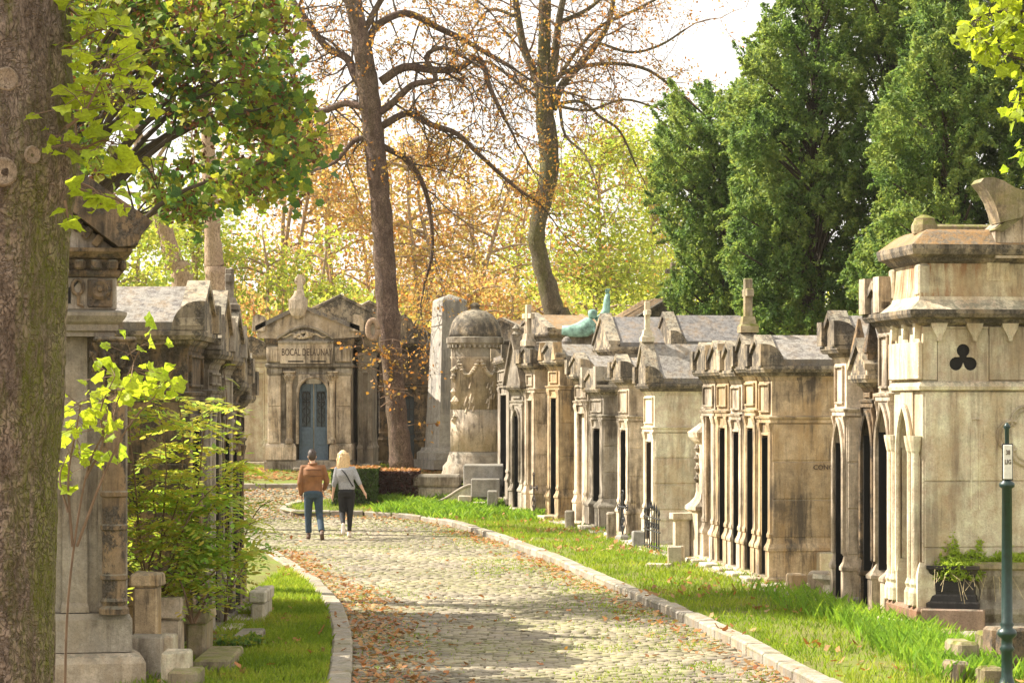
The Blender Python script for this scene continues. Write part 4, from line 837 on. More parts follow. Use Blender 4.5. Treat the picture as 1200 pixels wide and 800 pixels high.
obelisk()
def domed():
    o = hit(557, 562, .1); s = F/o.y; t = thing('domed_monument', 'round drum monument with dark stone dome and garland reliefs', 'monument', (o.x, o.y-.1, o.z)); z = lambda py: (562-py)/s; r = lambda px: px/s
    m = MB(); m.lathe([(r(39), 0), (r(40), z(556)), (r(38), z(550)), (r(38), z(546)), (r(33), z(540)), (r(32), z(534)), (r(30), z(529))], 40); m.build('base', M['grey'], t, True)
    m = MB(); m.lathe([(r(29), z(528.8)), (r(29), z(480))], 40); m.build('drum', M['pale'], t, True)
    m = MB(); m.lathe([(r(28.9), z(479.7)), (r(28), z(421)), (r(29.5), z(418))], 40); m.build('drum', M['pale'], t, True)
    m = MB(); m.lathe([(r(28.5), z(417.8)), (r(28.5), z(408)), (r(31), z(406)), (r(34), z(402)), (r(34), z(396)), (r(32), z(395))], 40); m.build('cornice', M['grey'], t)
    m = MB()
    for k in range(34): a = 2*math.pi*k/34; m.box(-.03, .03, -.05, .03, z(408), z(404), .01, M=Matrix.Rotation(a, 4, 'Z') @ Matrix.Translation((0, -r(30.5), 0)))
    m.build('dentils', M['grey'], t)
    P = [(r(31)*math.cos(a)**.8, z(395)+(z(363)-z(395))*math.sin(a)) for a in [i*math.pi/2/12 for i in range(12)]]+[(.12, z(362.5)), (.1, z(360)), (.15, z(358)), (.06, z(355))]
    m = MB(); m.lathe(P, 36); m.build('dome', M['crust'], t, True)
    rk = random.Random(8); m = MB()
    for a0 in (-2.25, -1.3, -.35):                      # garlands hung round the drum
        for i in range(15):
            u = i/14; a = a0+.8*u; zz = z(424)-.34*math.sin(math.pi*u); R0 = r(29); c = (R0*math.cos(a), R0*math.sin(a), zz)
            m.lathe([(.01, zz-.06), (.06+rk.uniform(0, .03), zz), (.01, zz+.06)], 6, c[0], c[1])
        for q in range(10): a = a0+.4+rk.uniform(-.2, .2); zz = z(470)+rk.uniform(-.3, .4); m.tube([(r(29)*math.cos(a), r(29)*math.sin(a), zz), (r(29.6)*math.cos(a+.06), r(29.6)*math.sin(a+.06), zz+.14)], [.03, .012], 5)
    for q in range(12): a = -2.5+rk.uniform(-.12, .12); zz = z(500)+rk.uniform(0, 1.5); m.lathe([(.01, zz-.1), (.09, zz), (.01, zz+.1)], 6, r(29)*math.cos(a), r(29)*math.sin(a))
    tag(m.build('garlands', M['pale'], t), kind='stuff')
domed()
def pbox(name, label, cat, x0, x1, top, base, dep, mat, c=.02, rz=0., group=None, cap=None):
    o = hit((x0+x1)/2, base); s = F/o.y; w = (x1-x0)/s; h = (base-top)/s; t = thing(name, label, cat, o, rz, group)
    if cap:
        m = MB(); m.box(-w/2+.03, w/2-.03, .03, dep-.03, -.02, h-cap-.003, c, j=.008); m.build('body', M[mat], t)
        m = MB(); m.box(-w/2, w/2, 0, dep, h-cap, h, c, j=.008); m.build('cap', M[mat], t)
    else:
        m = MB(); m.box(-w/2, w/2, 0, dep*.5-.003, -.02, h, c, j=.01); m.build('block', M[mat], t)
        m = MB(); m.box(-w/2, w/2, dep*.5, dep, -.02, h-.004, c, j=.01); m.build('block', M[mat], t)
    return t
g = 'stepped tombs before the domed monument'
pbox('tomb', 'low reddish stone bench tomb in front of the obelisk', 'tomb', 483, 540, 556, 590, 1.1, 'grey', .05, 0, g, .3)
pbox('tomb', 'large dark grey granite tomb block in front of the round drum', 'tomb', 543, 590, 545, 592, 1.5, 'granite', .02, 0, g, .5)
pbox('tomb', 'medium granite tomb block below and right of the large one', 'tomb', 552, 586, 561, 596, .8, 'granite', .02, 0, g, .45)
pbox('gravestone', 'small upright pale stone left of the granite blocks', 'gravestone', 537, 552, 581, 600, .5, 'slab', .02, 0, g)
pbox('gravestone', 'small grey stone standing at the foot of the farthest chapel', 'gravestone', 571, 583, 575, 602, .5, 'granite', .02, 0, g)
pbox('gravestone', 'low kerb stone before the medium granite block', 'gravestone', 554, 569, 588, 601, .6, 'slab', .02, 0, g)
def scroll_tomb():
    o = hit(530, 595); s = F/o.y; t = thing('tomb', 'pale slab tomb with curved scroll edge beside the granite blocks', 'tomb', o, R_(-8), g)
    P = [(-.55, 0), (-.5, .12)]+[(-.45+.95*u, .14+.42*sst(u)) for u in [i/10 for i in range(11)]]+[(.62, .56), (.62, 0)]
    m = MB(); m.prism([(a, float(b)) for a, b in P], 0, .9); m.build('slab', M['slab'], t); m = MB(); m.tube([(a, -.02, float(b)) for a, b in P[1:-2]], .035, 6); m.build('scroll_moulding', M['grey'], t)
scroll_tomb()
# ------------------------------------------------------------------ pieces between the chapels of the right row
g = 'loose stones in the gap of the right row'
for a in ((927, 946, 672, 703, .35, 'ochre', 'leftmost squared stone in the gap beside the stained side wall'), (946.5, 970, 671, 708, .5, 'pale', 'larger pale cube of stone in the gap, right of the leftmost one'), (938, 960, 652, 690, .3, 'pale', 'worn block standing up behind the leftmost squared stone'), (960, 984, 647, 694, .45, 'cream', 'tallest pale block at the back of the gap stones'), (998, 1014, 701, 727, .35, 'grey', 'small grey cube at the foot of the gothic arch chapel')):
    pbox('stone_block', a[6], 'stone block', *a[:5], a[5], .02, R_(rnd.uniform(-14, 10)), g)
def baluster():
    o = hit(974, 712); t = thing('stone_pedestal', 'white waisted pedestal fragment leaning among the gap stones', 'pedestal', o, R_(35)); w = .2
    m = MB(); m.stack(-w, w, -w, w, [(0, 0), (0, .08), (-.05, .1), (-.1, .2), (-.11, .3), (-.03, .36), (0, .37), (0, .43)], M=Matrix.Rotation(.12, 4, 'Y')); m.build('pedestal_block', M['slab'], t)
baluster()
def stele():                                            # ornate pedestal monument
    p = rowpt(822); t = thing('pedestal_monument', 'pale pedestal monument with carved stele and white console left of the joined chapels', 'monument', (p.x-.12, p.y+.3, .05), R_(-80)); pm = M['pale']
    m = MB(); m.stack(-.32, .32, 0, .7, [(.06, 0), (.06, .1), (.0, .12), (0, .85), (.05, .9), (.05, .96), (-.02, 1.02), (-.08, 1.1)]); m.build('pedestal', pm, t)
    m = MB(); m.stack(-.2, .2, .1, .55, [(.02, 1.1), (0, 1.2), (0, 2.0), (.05, 2.05), (.1, 2.12), (.12, 2.2), (.05, 2.26), (-.06, 2.36)]); m.build('stele', pm, t)
    m = MB(); m.lathe([(.12, 2.36), (.1, 2.4), (.17, 2.5), (.19, 2.6), (.13, 2.7), (.07, 2.74), (.1, 2.78), (.02, 2.85)], 16, 0, .32); m.build('urn', pm, t)
    m = MB()
    for k in range(4): m.lathe([(.01, 1.35+k*.17), (.06, 1.42+k*.17), (.01, 1.49+k*.17)], 7, -.05+.04*(k % 2), .08)
    m.build('carving', M['grey'], t)
    m = MB(); m.stack(-.28, -.1, -.28, -.04, [(0, 0), (.0, .7), (.05, .74), (.05, .84)]); m.build('console', M['slab'], t)
stele()
def gate():
    a, b = rowpt(777), rowpt(797); n = 7; L = (a-b).length; dr = (b-a).normalized(); t = thing('iron_gate', 'low black wrought iron gate before the cream chapel with speckled roof', 'gate', (a.x-.35, a.y, .12), math.atan2(dr.y, dr.x))
    for k in range(n): x = L*(k+.5)/n; m = MB(); m.tube([(x, 0, 0), (x, 0, .66+.1*math.sin(math.pi*k/(n-1)))], .012, 5); m.lathe([(.004, .6+.1*math.sin(math.pi*k/(n-1))), (.025, .68+.1*math.sin(math.pi*k/(n-1))), (.002, .8+.1*math.sin(math.pi*k/(n-1)))], 5, x, 0); m.build('bar', M['iron'], t)
    for z in (.08, .35, .58): m = MB(); m.box(0, L, -.012, .012, z, z+.02, .003); m.build('rail', M['iron'], t)
    m = MB()
    for k in range(n-1): x = L*(k+1)/n; m.tube([(x+.05*math.cos(v), 0, .46+.05*math.sin(v)) for v in [i*math.pi/5 for i in range(11)]], .007, 4)
    m.build('scrollwork', M['iron'], t)
    m = MB(); m.box(-.05, L+.1, -.1, .1, -.12, -.002, .02); m.build('kerb', M['slab'], t)
gate()
def iron_cross(px, label, h, mat='iron'):
    p = rowpt(px); t = thing('iron_cross', label, 'cross', (p.x-.3, p.y, .08), R_(-70)); m = MB(); m.stack(-.14, .14, -.1, .1, [(0, 0), (0, .12), (-.04, .16)]); m.build('base', M['granite'], t)
    m = MB(); m.tube([(0, 0, .15), (0, 0, h)], .022, 6); m.tube([(-.2, 0, h*.72), (.2, 0, h*.72)], .02, 6)
    for a, b in ((0, h), (-.2, h*.72), (.2, h*.72), (0, h*.45), (0, h*.3)): m.tube([(a+.055*math.cos(v), 0, b+.055*math.sin(v)) for v in [i*math.pi/5 for i in range(11)]], .013, 5)
    for u in (-1, 1): m.tube([(u*.12*math.sin(v), 0, h*.2+v*.13) for v in [i*.3 for i in range(11)]], .011, 4)
    m.build('cross_bars', M[mat], t)
iron_cross(748, 'black wrought iron cross standing against the grey walled chapel', .95)
iron_cross(641, 'rusty openwork iron cross before the beige chapel', 1.05, 'rustiron')
pbox('gravestone', 'bright white stone post by the iron gate', 'gravestone', 782, 800, 640, 668, .3, 'slab', .02, R_(-10))
pbox('gravestone', 'flat pale slab lying on the grass edge below the iron gate', 'gravestone', 756, 785, 660, 672, .3, 'slab', .02, R_(-15))
pbox('gravestone', 'small rounded stone leaning between grey chapels of the right row', 'gravestone', 662, 673, 598, 624, .3, 'grey', .03)
pbox('gravestone', 'low carved stone beside the bracketed grey chapel', 'gravestone', 711, 722, 600, 638, .3, 'grey', .03)
pbox('gravestone', 'dark little tomb block below the black iron cross', 'gravestone', 741, 755, 622, 648, .3, 'granite', .02)
# paving strip along the foot of the row
t = bpy.data.objects.new('paving', None); C.objects.link(t); tag(t, kind='structure'); Yp = 27.6
while Yp < 57:
    l = rnd.uniform(.8, 1.3); x = float(np.interp(Yp+l/2, RY, RX)); dx = float(np.interp(Yp+l, RY, RX)-np.interp(Yp, RY, RX)); m = MB(); m.box(-.36+rnd.uniform(-.04, .03), .5, .01, math.hypot(l, dx)-.01, -.05, .035+rnd.uniform(-.01, .012), .012, j=.01)
    o = m.build('paving_slab', M['kerb'], t); o.location = (float(np.interp(Yp, RY, RX)), Yp, VZ); o.rotation_euler = (0, 0, math.atan2(l, dx)-math.pi/2); Yp += l
# green bronze figure lying on a tomb behind the row
def figure():
    Y = 58.5; s = F/Y; p = at(690, 396, Y); g0 = float(terr(Y)); t = thing('bronze_statue', 'green bronze reclining figure with raised arm above the row of tombs', 'statue', (p.x, Y, p.z-.02))
    m = MB(); X = lambda px: (px-690)/s; Z = lambda py: (396-py)/s
    m.tube([(X(655), .1, Z(386)), (X(666), .1, Z(387)), (X(676), .1, Z(386)), (X(685), .05, Z(384)), (X(692), .0, Z(380)), (X(696), 0, Z(376))], [.1, .13, .16, .2, .2, .1], 12)
    m.lathe([(.02, Z(374)), (.1, Z(372)), (.12, Z(368)), (.11, Z(364.5)), (.04, Z(363))], 14, X(695), 0); 
    m.tube([(X(692), 0, Z(382)), (X(699), -.15, Z(388)), (X(700), -.2, Z(393))], [.08, .06, .05], 8)
    m.build('body', M['verdigris'], t, True)
    m = MB(); m.tube([(X(703), .1, Z(379)), (X(709), .1, Z(373)), (X(713), .1, Z(364)), (X(714), .1, Z(352)), (X(715), .1, Z(345))], [.16, .14, .1, .085, .05], 10)
    for k in range(5): m.tube([(X(714), .1-.03+k*.015, Z(347)), (X(712+k*1.2), .06+k*.02, Z(342)), (X(712.5+k*1.3), .03+k*.02, Z(340))], [.02, .018, .01], 5)
    m.build('raised_arm', M['verdigris'], t, True); t.scale = (.9, .8, 1.05)
    t2 = thing('tomb', 'high tomb chest carrying the green bronze figure behind the row', 'tomb', (X(688)+p.x, Y-.3, g0)); hh = p.z-g0-.15
    m = MB(); m.stack(-.7, .8, 0, .9, [(.05, 0), (0, .1), (0, hh-.12), (.06, hh-.08), (.06, hh)]); m.build('chest', M['grey'], t2)
figure()
# ------------------------------------------------------------------ near right: planters, rubble and the green post
def planter_black():
    o = hit(1112, 752); s = F/o.y; t = thing('planter', 'black marble tomb planter with moulded foot on pinkish plinth', 'planter', (o.x+.03, o.y-.05, .02), R_(-14)); 
    m = MB(); m.box(-.36, .36, -.02, .75, 0, .36, .015); m.build('plinth', M['pink'], t)
    m = MB(); m.stack(-.3, .3, .06, .66, [(.0, .362), (.0, .42), (-.03, .44), (-.04, .5), (-.055, .52), (-.05, .72), (-.02, .8), (.0, .81), (.0, .85)]); m.build('box', M['blackm'], t)
    m = MB(); m.box(-.2, .2, .105, .12, .55, .72, .01); m.build('panel', M['blackm'], t)
    return t
planter_black()
def planter_stone():
    o = hit(1180, 752); t = thing('planter', 'buff stone planter with bulging profile behind the green post', 'planter', (o.x, o.y, .02), R_(-6))
    m = MB(); m.stack(-.35, .62, 0, .8, [(.02, 0), (.02, .14), (-.03, .2), (.02, .3), (.02, .36), (-.05, .46), (-.06, .58), (.0, .74), (.0, .8)]); m.build('body', M['grey'], t)
    m = MB(); m.stack(-.35, .62, 0, .8, [(.01, .8), (.04, .82), (.04, .87), (.0, .89)]); m.build('rim', M['mossy'], t)
planter_stone()
def post():
    Y = 23.6; s = F/Y; p = at(1180, 500, Y); t = thing('sign_post', 'slim dark green cast iron post with small white plate near right edge', 'post', (p.x, Y, .05)); z = lambda py: H-(py-HY)/s-.05
    r = .052; m = MB(); m.lathe([(r+.05, -.05), (r+.05, .05), (r+.02, .1), (r, .16), (r, z(763)), (r+.02, z(760)), (r, z(756)), (r, z(748)), (r+.035, z(744)), (r+.04, z(741)), (r+.03, z(738)), (r, z(735)), (r+.015, z(731)), (r, z(728)), (r*.9, z(572)), (r+.02, z(570)), (r+.02, z(566)), (r*.6, z(562)), (.02, z(558)), (.02, z(503)), (.035, z(500)), (.02, z(497)), (.01, z(495))], 16); m.build('pole', M['green_iron'], t, True)
    m = MB(); m.box(-.04, .04, -.05, -.03, z(561), z(521), .004); pl = m.build('plate', M['enamel'], t); m = MB(); m.box(-.05, .05, -.03, -.022, z(562.5), z(519.5), .003); m.build('plate_frame', M['iron'], t)
    for txt, py in (('38', 530), ('LIG', 541)): put_text(txt, .06, pl, (0, -.052, z(py)), (math.radians(90), 0, 0), M['ink'], .7)
post()
g = 'rubble at the right foot of the planters'
for a in ((1100, 1122, 738, 768, .3, 'mossy', 'mossy broken stone leftmost in the rubble'), (1122, 1150, 752, 800, .4, 'mossy', 'larger rubble block with leaves on top, in the middle'), (1140, 1166, 741, 770, .35, 'grey', 'grey tilted slab behind the larger rubble block'), (1158, 1180, 742, 790, .4, 'mossy', 'upright dark stone left of the green post foot'), (1178, 1215, 736, 800, .5, 'dark', 'dark flat topped tomb stone right of the green post'), (1118, 1140, 775, 812, .3, 'ochre', 'ochre stone half sunk in the grass at the bottom right'), (1150, 1178, 782, 816, .3, 'mossy', 'low mossy stone at the very bottom beside the post')):
    pbox('rubble_stone', a[6], 'stone', *a[:5], a[5], .03, R_(rnd.uniform(-20, 20)), g)
# ------------------------------------------------------------------ near left: stones between the mausoleum and the left row
def lbox(name, label, x0, x1, top, base, Y, dep, mat, cap=None, rz=0., group='old grave stones below the yellow sapling', c=.02):
    s = F/Y; xc = ((x0+x1)/2-600)/s; w = (x1-x0)/s; zt = H-(top-HY)/s; t = thing(name, label, 'gravestone', (xc, Y, 0), rz, group)
    if cap:
        m = MB(); m.box(-w/2+.03, w/2-.03, .02, dep-.03, 0, zt-cap-.002, c, j=.006); m.build('body', M[mat], t); m = MB(); m.box(-w/2, w/2, 0, dep, zt-cap, zt, c, j=.008); m.build('cap', M[mat], t)
    else:
        n = max(1, round(zt/.55))
        for k in range(n): m = MB(); m.box(-w/2, w/2, 0, dep, zt*k/n, zt*(k+1)/n-.003, c, j=.006); m.build('block', M[mat], t)
    return t
lbox('gravestone', 'tall pale stone pier with flat cap beside the dark mausoleum', 152, 187, 672, 0, 24.9, .42, 'ochre', .13)
lbox('gravestone', 'upper grey block with sloping top right of the tall pier', 183, 214, 700, 0, 25.6, .4, 'pale', .22)
lbox('gravestone', 'small yellowish cube of stone between the piers', 186, 203, 744, 0, 24.5, .35, 'cream')
lbox('gravestone', 'cream slab standing at the bottom edge left of the grass', 188, 221, 763, 0, 23.7, .35, 'cream')
lbox('gravestone', 'short stained stone under the tall pale pier', 150, 190, 745, 0, 24.4, .3, 'grey')
lbox('gravestone', 'moss capped wall below the green ivy', 214, 243, 716, 0, 26., .8, 'mossy', .12)
lbox('gravestone', 'mossy low coping stone crumbling on the left grass', 226, 268, 772, 0, 24.9, 1.4, 'mossy')
lbox('gravestone', 'bright sunlit slab resting on the left grass beside the chapel row', 291, 312, 693, 0, 30.7, 1.1, 'slab', .14)
lbox('gravestone', 'flat grey kerb slab lying in front of the left row', 268, 298, 748, 0, 27.2, 1.3, 'grey')
lbox('gravestone', 'thin mossy slab near the bottom of the left verge', 196, 232, 786, 0, 23.4, .5, 'mossy')
# ------------------------------------------------------------------ vegetation
MAPLE = np.array([(0, -.42), (.2, -.34), (.36, -.36), (.36, -.1), (.52, .1), (.3, .2), (.26, .36), (0, .58), (-.2, .38), (-.3, .2), (-.52, .14), (-.34, -.08), (-.38, -.34), (-.18, -.36)])
def leaf_verts(P, size, shape='quad', up=.0, ax=None, asp=.5):
    """P (n,3) -> vertices for one leaf each; up tips the normals upward, ax aligns the long side"""
    n = len(P); N = npr.normal(0, 1, (n, 3)); N[:, 2] = N[:, 2]+up*2; N /= np.linalg.norm(N, axis=1, keepdims=True)
    A = npr.normal(0, 1, (n, 3)) if ax is None else ax+npr.normal(0, .35, (n, 3)); A -= (A*N).sum(1, keepdims=True)*N; A /= np.linalg.norm(A, axis=1, keepdims=True)+1e-9
    B = np.cross(N, A); s = size*npr.uniform(.65, 1.3, n)
    if shape == 'quad': T = np.array([(0, -.5), (asp*.5, 0), (0, .5), (-asp*.5, 0)])
    elif shape == 'five': T = np.array([(0, -.4), (.42, -.28), (.3, .12), (0, .55), (-.3, .12), (-.42, -.28)])
    else: T = MAPLE
    c = -np.abs(T[:, 0])*.45
    V = P[:, None]+s[:, None, None]*(T[None, :, 1:2]*A[:, None]+T[None, :, 0:1]*B[:, None]+c[None, :, None]*N[:, None])
    return V
def leaves(name, P, size, mat, parent, shape='quad', up=0., ax=None, asp=.5, label=None):
    V = leaf_verts(np.asarray(P, float), size, shape, up, ax, asp); n, k = V.shape[:2]
    return tag(np_mesh(name, V.reshape(-1, 3), np.arange(n*k).reshape(n, k), mat, parent), label, kind='stuff')
LEAFM = {}
def leaf_parts(P, size, mat, parent, up=.3):
    """single maple leaves as parts, sharing ten meshes"""
    key = (mat, size)
    if key not in LEAFM:
        LEAFM[key] = []
        for k in range(10):
            V = leaf_verts(np.zeros((1, 3)), size, 'maple', up)[0]; me = bpy.data.meshes.new('leaf'); me.from_pydata([tuple(v) for v in V], [], [tuple(range(14))]); me.materials.append(M[mat]); LEAFM[key].append(me)
    for p in P:
        o = link('leaf', rnd.choice(LEAFM[key]), None, parent); o.location = p; o.rotation_euler = (rnd.uniform(-.5, .5), rnd.uniform(-.5, .5), rnd.uniform(0, 6.28)); s = rnd.uniform(.55, 1.25); o.scale = (s, s, s)
def spl(pts, n=6):                                       # smooth a polyline (Catmull-Rom)
    pts = [Vector(p) for p in pts]; P = [pts[0]*2-pts[1]]+pts+[pts[-1]*2-pts[-2]]; out = []
    for i in range(1, len(P)-2):
        for k in range(n):
            t = k/n; a, b, c, d = P[i-1], P[i], P[i+1], P[i+2]
            out.append(.5*((2*b)+(c-a)*t+(2*a-5*b+4*c-d)*t*t+(3*b-a-3*c+d)*t**3))
    out.append(pts[-1]); return out
def twigs(tw, p, d, L, r, depth, ends, droop=.25, wig=.35, kids=(3, 5), n=4):
    d = Vector(d).normalized(); k = 5; pts = [Vector(p)]; 
    for i in range(k):
        d = (d+Vector((rnd.gauss(0, wig*.5), rnd.gauss(0, wig*.5), rnd.gauss(0, wig*.5)-droop*.3))).normalized(); pts.append(pts[-1]+d*L/k)
        ends.append(tuple(pts[-1])) if depth <= 1 else None
    tw.tube(pts, [r*(1-.75*i/k) for i in range(k+1)], n if depth > 0 else 3)
    if depth > 0:
        for _ in range(rnd.randint(*kids)):
            i = rnd.randint(1, k); ax = (pts[min(i+1, k)]-pts[i-1]).normalized(); s = Vector((rnd.gauss(0, 1), rnd.gauss(0, 1), rnd.gauss(0, .8))).normalized()
            twigs(tw, pts[i], ax*.75+s*.8, L*rnd.uniform(.45, .75), r*.5, depth-1, ends, droop, wig, kids, n)
def limb_tree(name, label, Y, trunk, limbs, barkm, twigm, leafmat, leafn, leafsz, tw_per=.55, twL=1.6, group=None, spread=1.6, droop=.3, depth=2, knots=()):
    base = at(trunk[0][0], trunk[0][1], Y); gz = float(terr(Y)); s = F/Y
    t = thing(name, label, 'tree', (base.x, Y, gz), 0, group); off = Vector((-base.x, -Y, -gz))
    P = [at(a, b, Y)+off for a, b, w in trunk]; W_ = [w/2/s for a, b, w in trunk]
    P0 = Vector((P[0].x, 0, -.2)); pts = [P0]+P if P[0].z > .3 else P; W_ = [W_[0]*1.15]+W_ if P[0].z > .3 else W_
    sp = spl(pts, 5); ww = np.interp(np.linspace(0, len(pts)-1, len(sp)), range(len(pts)), W_)
    tr = MB(); tr.tube(sp, [float(w)*(1+.05*math.sin(i*2.1)) for i, w in enumerate(ww)], 14)
    # root flare / bark unevenness
    v = []
    for q in tr.v: 
        q = Vector(q); nn = mnoise.noise(q*2.3)*.05+mnoise.noise(q*7)*.02; v.append((q.x*(1)+nn*.6, q.y+nn*.6, q.z))
    tr.v = v; tr.build('trunk', M[barkm], t, True)
    ends = []; tw = MB()
    for li, L in enumerate(limbs):
        dy = 0; pts = []; 
        yy = rnd.uniform(-spread, spread)
        for i, (a, b) in enumerate(L[1]): pts.append(at(a, b, Y)+off+Vector((0, yy*i/max(1, len(L[1])-1), 0)))
        sp = spl(pts, 4); r0, r1 = L[0][0]*.8/2/s, L[0][1]*.8/2/s; mb = MB(); m_ = len(sp)
        rr = [r0+(r1-r0)*i/(m_-1) for i in range(m_)]; mb.tube(sp, rr, 8); mb.build('limb', M[barkm], t, True)
        tot = sum((b-a).length for a, b in zip(sp, sp[1:])); k = max(3, int(tot/tw_per))
        for q in range(k):
            i = min(m_-2, int(m_*(.12+.88*(q+rnd.random())/k))); ax = (sp[i+1]-sp[i]).normalized(); sd = Vector((rnd.gauss(0, 1), rnd.gauss(0, 1), rnd.gauss(0, .9))).normalized()
            twigs(tw, sp[i], ax*.6+sd*.9, twL*rnd.uniform(.5, 1.3), max(.012, rr[i]*.35), depth, ends, droop)
        twigs(tw, sp[-1], sp[-1]-sp[-2], twL*1.1, max(.015, r1*.8), depth, ends, droop)
    tag(tw.build('twigs', M[twigm], t, False, False), kind='stuff')
    E = np.array(ends); idx = npr.integers(0, len(E), leafn); Pn = E[idx]+npr.normal(0, .09, (leafn, 3))
    leaves('foliage', Pn, leafsz, M[leafmat], t, 'quad', 0, None, .6)
    return t, off, s
T1, off, s1 = limb_tree('chestnut_tree', 'tall reddish barked tree with ring scar, standing behind the hedge between the mausoleums', 67.,
  [(471, 549, 29.2), (466, 500, 24.1), (462, 450, 24.1), (456, 380, 26.7), (452, 330, 25.8), (447, 250, 24.9), (439, 170, 24.1), (432, 110, 26.7), (425, 60, 21.5), (414, 0, 19.8), (405, -60, 17.2)],
  [((15, 8), [(440, 120), (417, 90), (405, 65), (380, 50), (352, 12), (330, -20)]), ((14, 6), [(446, 96), (474, 79), (505, 82), (535, 81), (562, 69), (575, 105), (592, 140)]),
   ((12, 5), [(440, 135), (461, 121), (484, 101), (511, 95), (500, 70), (520, 60), (545, 72)]), ((12, 4), [(444, 150), (478, 132), (505, 145), (535, 155), (560, 178), (603, 216), (632, 235)]),
   ((13, 6), [(430, 60), (440, 30), (474, 12), (511, 27), (542, 40), (569, 54), (600, 70)]), ((12, 5), [(436, 130), (405, 120), (375, 128), (352, 110), (338, 70)]),
   ((10, 4), [(440, 160), (415, 165), (392, 190), (365, 200)]), ((10, 4), [(446, 170), (480, 190), (500, 230), (505, 290), (495, 330)]), ((10, 4), [(420, 20), (395, -10), (360, -20), (340, 10)]), ((10, 4), [(425, 40), (455, -10), (500, -30), (540, -10)])],
  'bark_red', 'twig_dark', 'leaf_orange', 9500, .1, .3, 1.7, 'bare autumn trees over the tombs')
m = MB(); c = at(437, 386, 66.45)+off; m.tube([(c.x+.13*math.cos(a), c.y, c.z+.24*math.sin(a)) for a in [i*math.pi/9 for i in range(19)]], .075, 8); m.build('ring_scar', M['bark_far'], T1, True)
ends = []; tw = MB()
for q in range(16): p = at(rnd.choice((446, 478)), rnd.uniform(395, 500), 66.6)+off; twigs(tw, p, (rnd.choice((-1, 1)), -.3, .5), .8, .015, 1, ends, .1)
tag(tw.build('trunk_shoots', M['twig'], T1, False, False), kind='stuff'); E = np.array(ends); leaves('shoot_leaves', E[npr.integers(0, len(E), 160)]+npr.normal(0, .06, (160, 3)), .12, M['leaf_orange'], T1, asp=.7)
limb_tree('bare_tree', 'slender grey olive tree with forked leaning trunk rising behind the right row', 76.,
  [(657, 385, 27.9), (651, 370, 26.2), (643, 340, 23.0), (632, 300, 19.7), (629, 275, 19.7), (634, 245, 20.5), (643, 205, 22.1), (643, 170, 23.0), (638, 130, 22.1), (638, 95, 18.0), (638, 40, 14.8), (640, -40, 13.1)],
  [((14, 9), [(635, 125), (628, 90), (614, 55), (606, 10), (600, -30)]), ((14, 8), [(644, 120), (650, 70), (655, 25), (665, -20)]), ((13, 7), [(648, 128), (658, 100), (675, 80), (695, 55), (715, 20), (722, -20)]),
   ((8, 4), [(655, 88), (680, 78), (720, 73), (760, 80), (795, 104)]), ((8, 4), [(653, 28), (688, 14), (712, -5)]), ((7, 4), [(652, 95), (675, 60), (702, 30), (742, 10), (775, -8)]), ((6, 3), [(652, 122), (682, 118), (705, 135), (728, 150), (748, 190)]),
   ((5, 3), [(655, 125), (690, 130), (730, 118), (768, 128)]), ((6, 3), [(634, 118), (605, 95), (570, 70), (548, 80)]), ((5, 3), [(700, 50), (740, 60), (775, 50), (805, 30)]), ((6, 3), [(606, 20), (575, 10), (555, 30)]), ((5, 2), [(655, 120), (662, 160), (685, 185), (700, 225)])],
  'bark_grey', 'twig', 'leaf_orange', 5500, .1, .36, 1.9, 'bare autumn trees over the tombs')
# ---- generic background tree
def crown_tree(name, label, px, base_py, Y, top_py, wpx, barkm, leafmat, n, size, stems=1, lobes=26, twigm='twig', group=None, fill=.33, low=.15, shape='quad', tr_w=.35):
    b = at(px, base_py, Y); gz = float(terr(Y)); s = F/Y; zt = H-(top_py-HY)/s-gz; R = wpx/2/s; t = thing(name, label, 'tree', (b.x, Y, gz), 0, group); tw = MB(); C_ = []
    for k in range(stems):
        lean = Vector((rnd.gauss(0, .18)*R, rnd.gauss(0, .15)*R, 0)); mb = MB(); st = [Vector((rnd.gauss(0, .04*R), rnd.gauss(0, .04*R), -.2))+lean*(u**1.2)+Vector((0, 0, zt*.92*u)) for u in (0, .2, .4, .6, .8, 1)]
        if stems > 1: st = [p+lean*1.2*u for p, u in zip(st, (0, .2, .4, .6, .8, 1))]
        mb.tube(spl(st, 3), [tr_w*.5*(1-.85*i/15) for i in range(16)], 8); mb.build('trunk', M[barkm], t, True)
        for q in range(lobes//stems):
            u = rnd.uniform(low, .95); i = u*5; p = st[int(i)].lerp(st[min(5, int(i)+1)], i-int(i)); a = rnd.uniform(0, 6.283); rr = R*math.sqrt(max(.05, 1-((u-.5)/.58)**2))*rnd.uniform(.45, 1.)
            e = Vector((p.x+rr*math.cos(a), p.y+rr*math.sin(a), p.z+rnd.uniform(.05, .3)*rr)); mid = p.lerp(e, .5)+Vector((0, 0, .12*rr)); tw.tube(spl([p, mid, e], 3), [.07*(1-.8*j/6) for j in range(7)], 4)
            C_.append(e); C_.append(mid)
            for _ in range(3): d = Vector((rnd.gauss(0, 1), rnd.gauss(0, 1), rnd.gauss(0, .7))).normalized(); f = e+d*R*.3; tw.tube([e, e.lerp(f, .5)+Vector((0, 0, .05)), f], [.025, .018, .008], 3); C_.append(f)
    tag(tw.build('branches', M[barkm], t, False, False), kind='stuff')
    C_ = np.array([tuple(c) for c in C_]); i = npr.integers(0, len(C_), n); sg = R*fill*npr.uniform(.4, 1., (len(C_), 1))[i]; P = C_[i]+npr.normal(0, 1, (n, 3))*sg*np.array([1, 1, .6]); P = P[P[:, 2] > .3]
    leaves('crown', P, size, M[leafmat], t, shape, .3, None, .65); return t
g = 'autumn trees in the background'
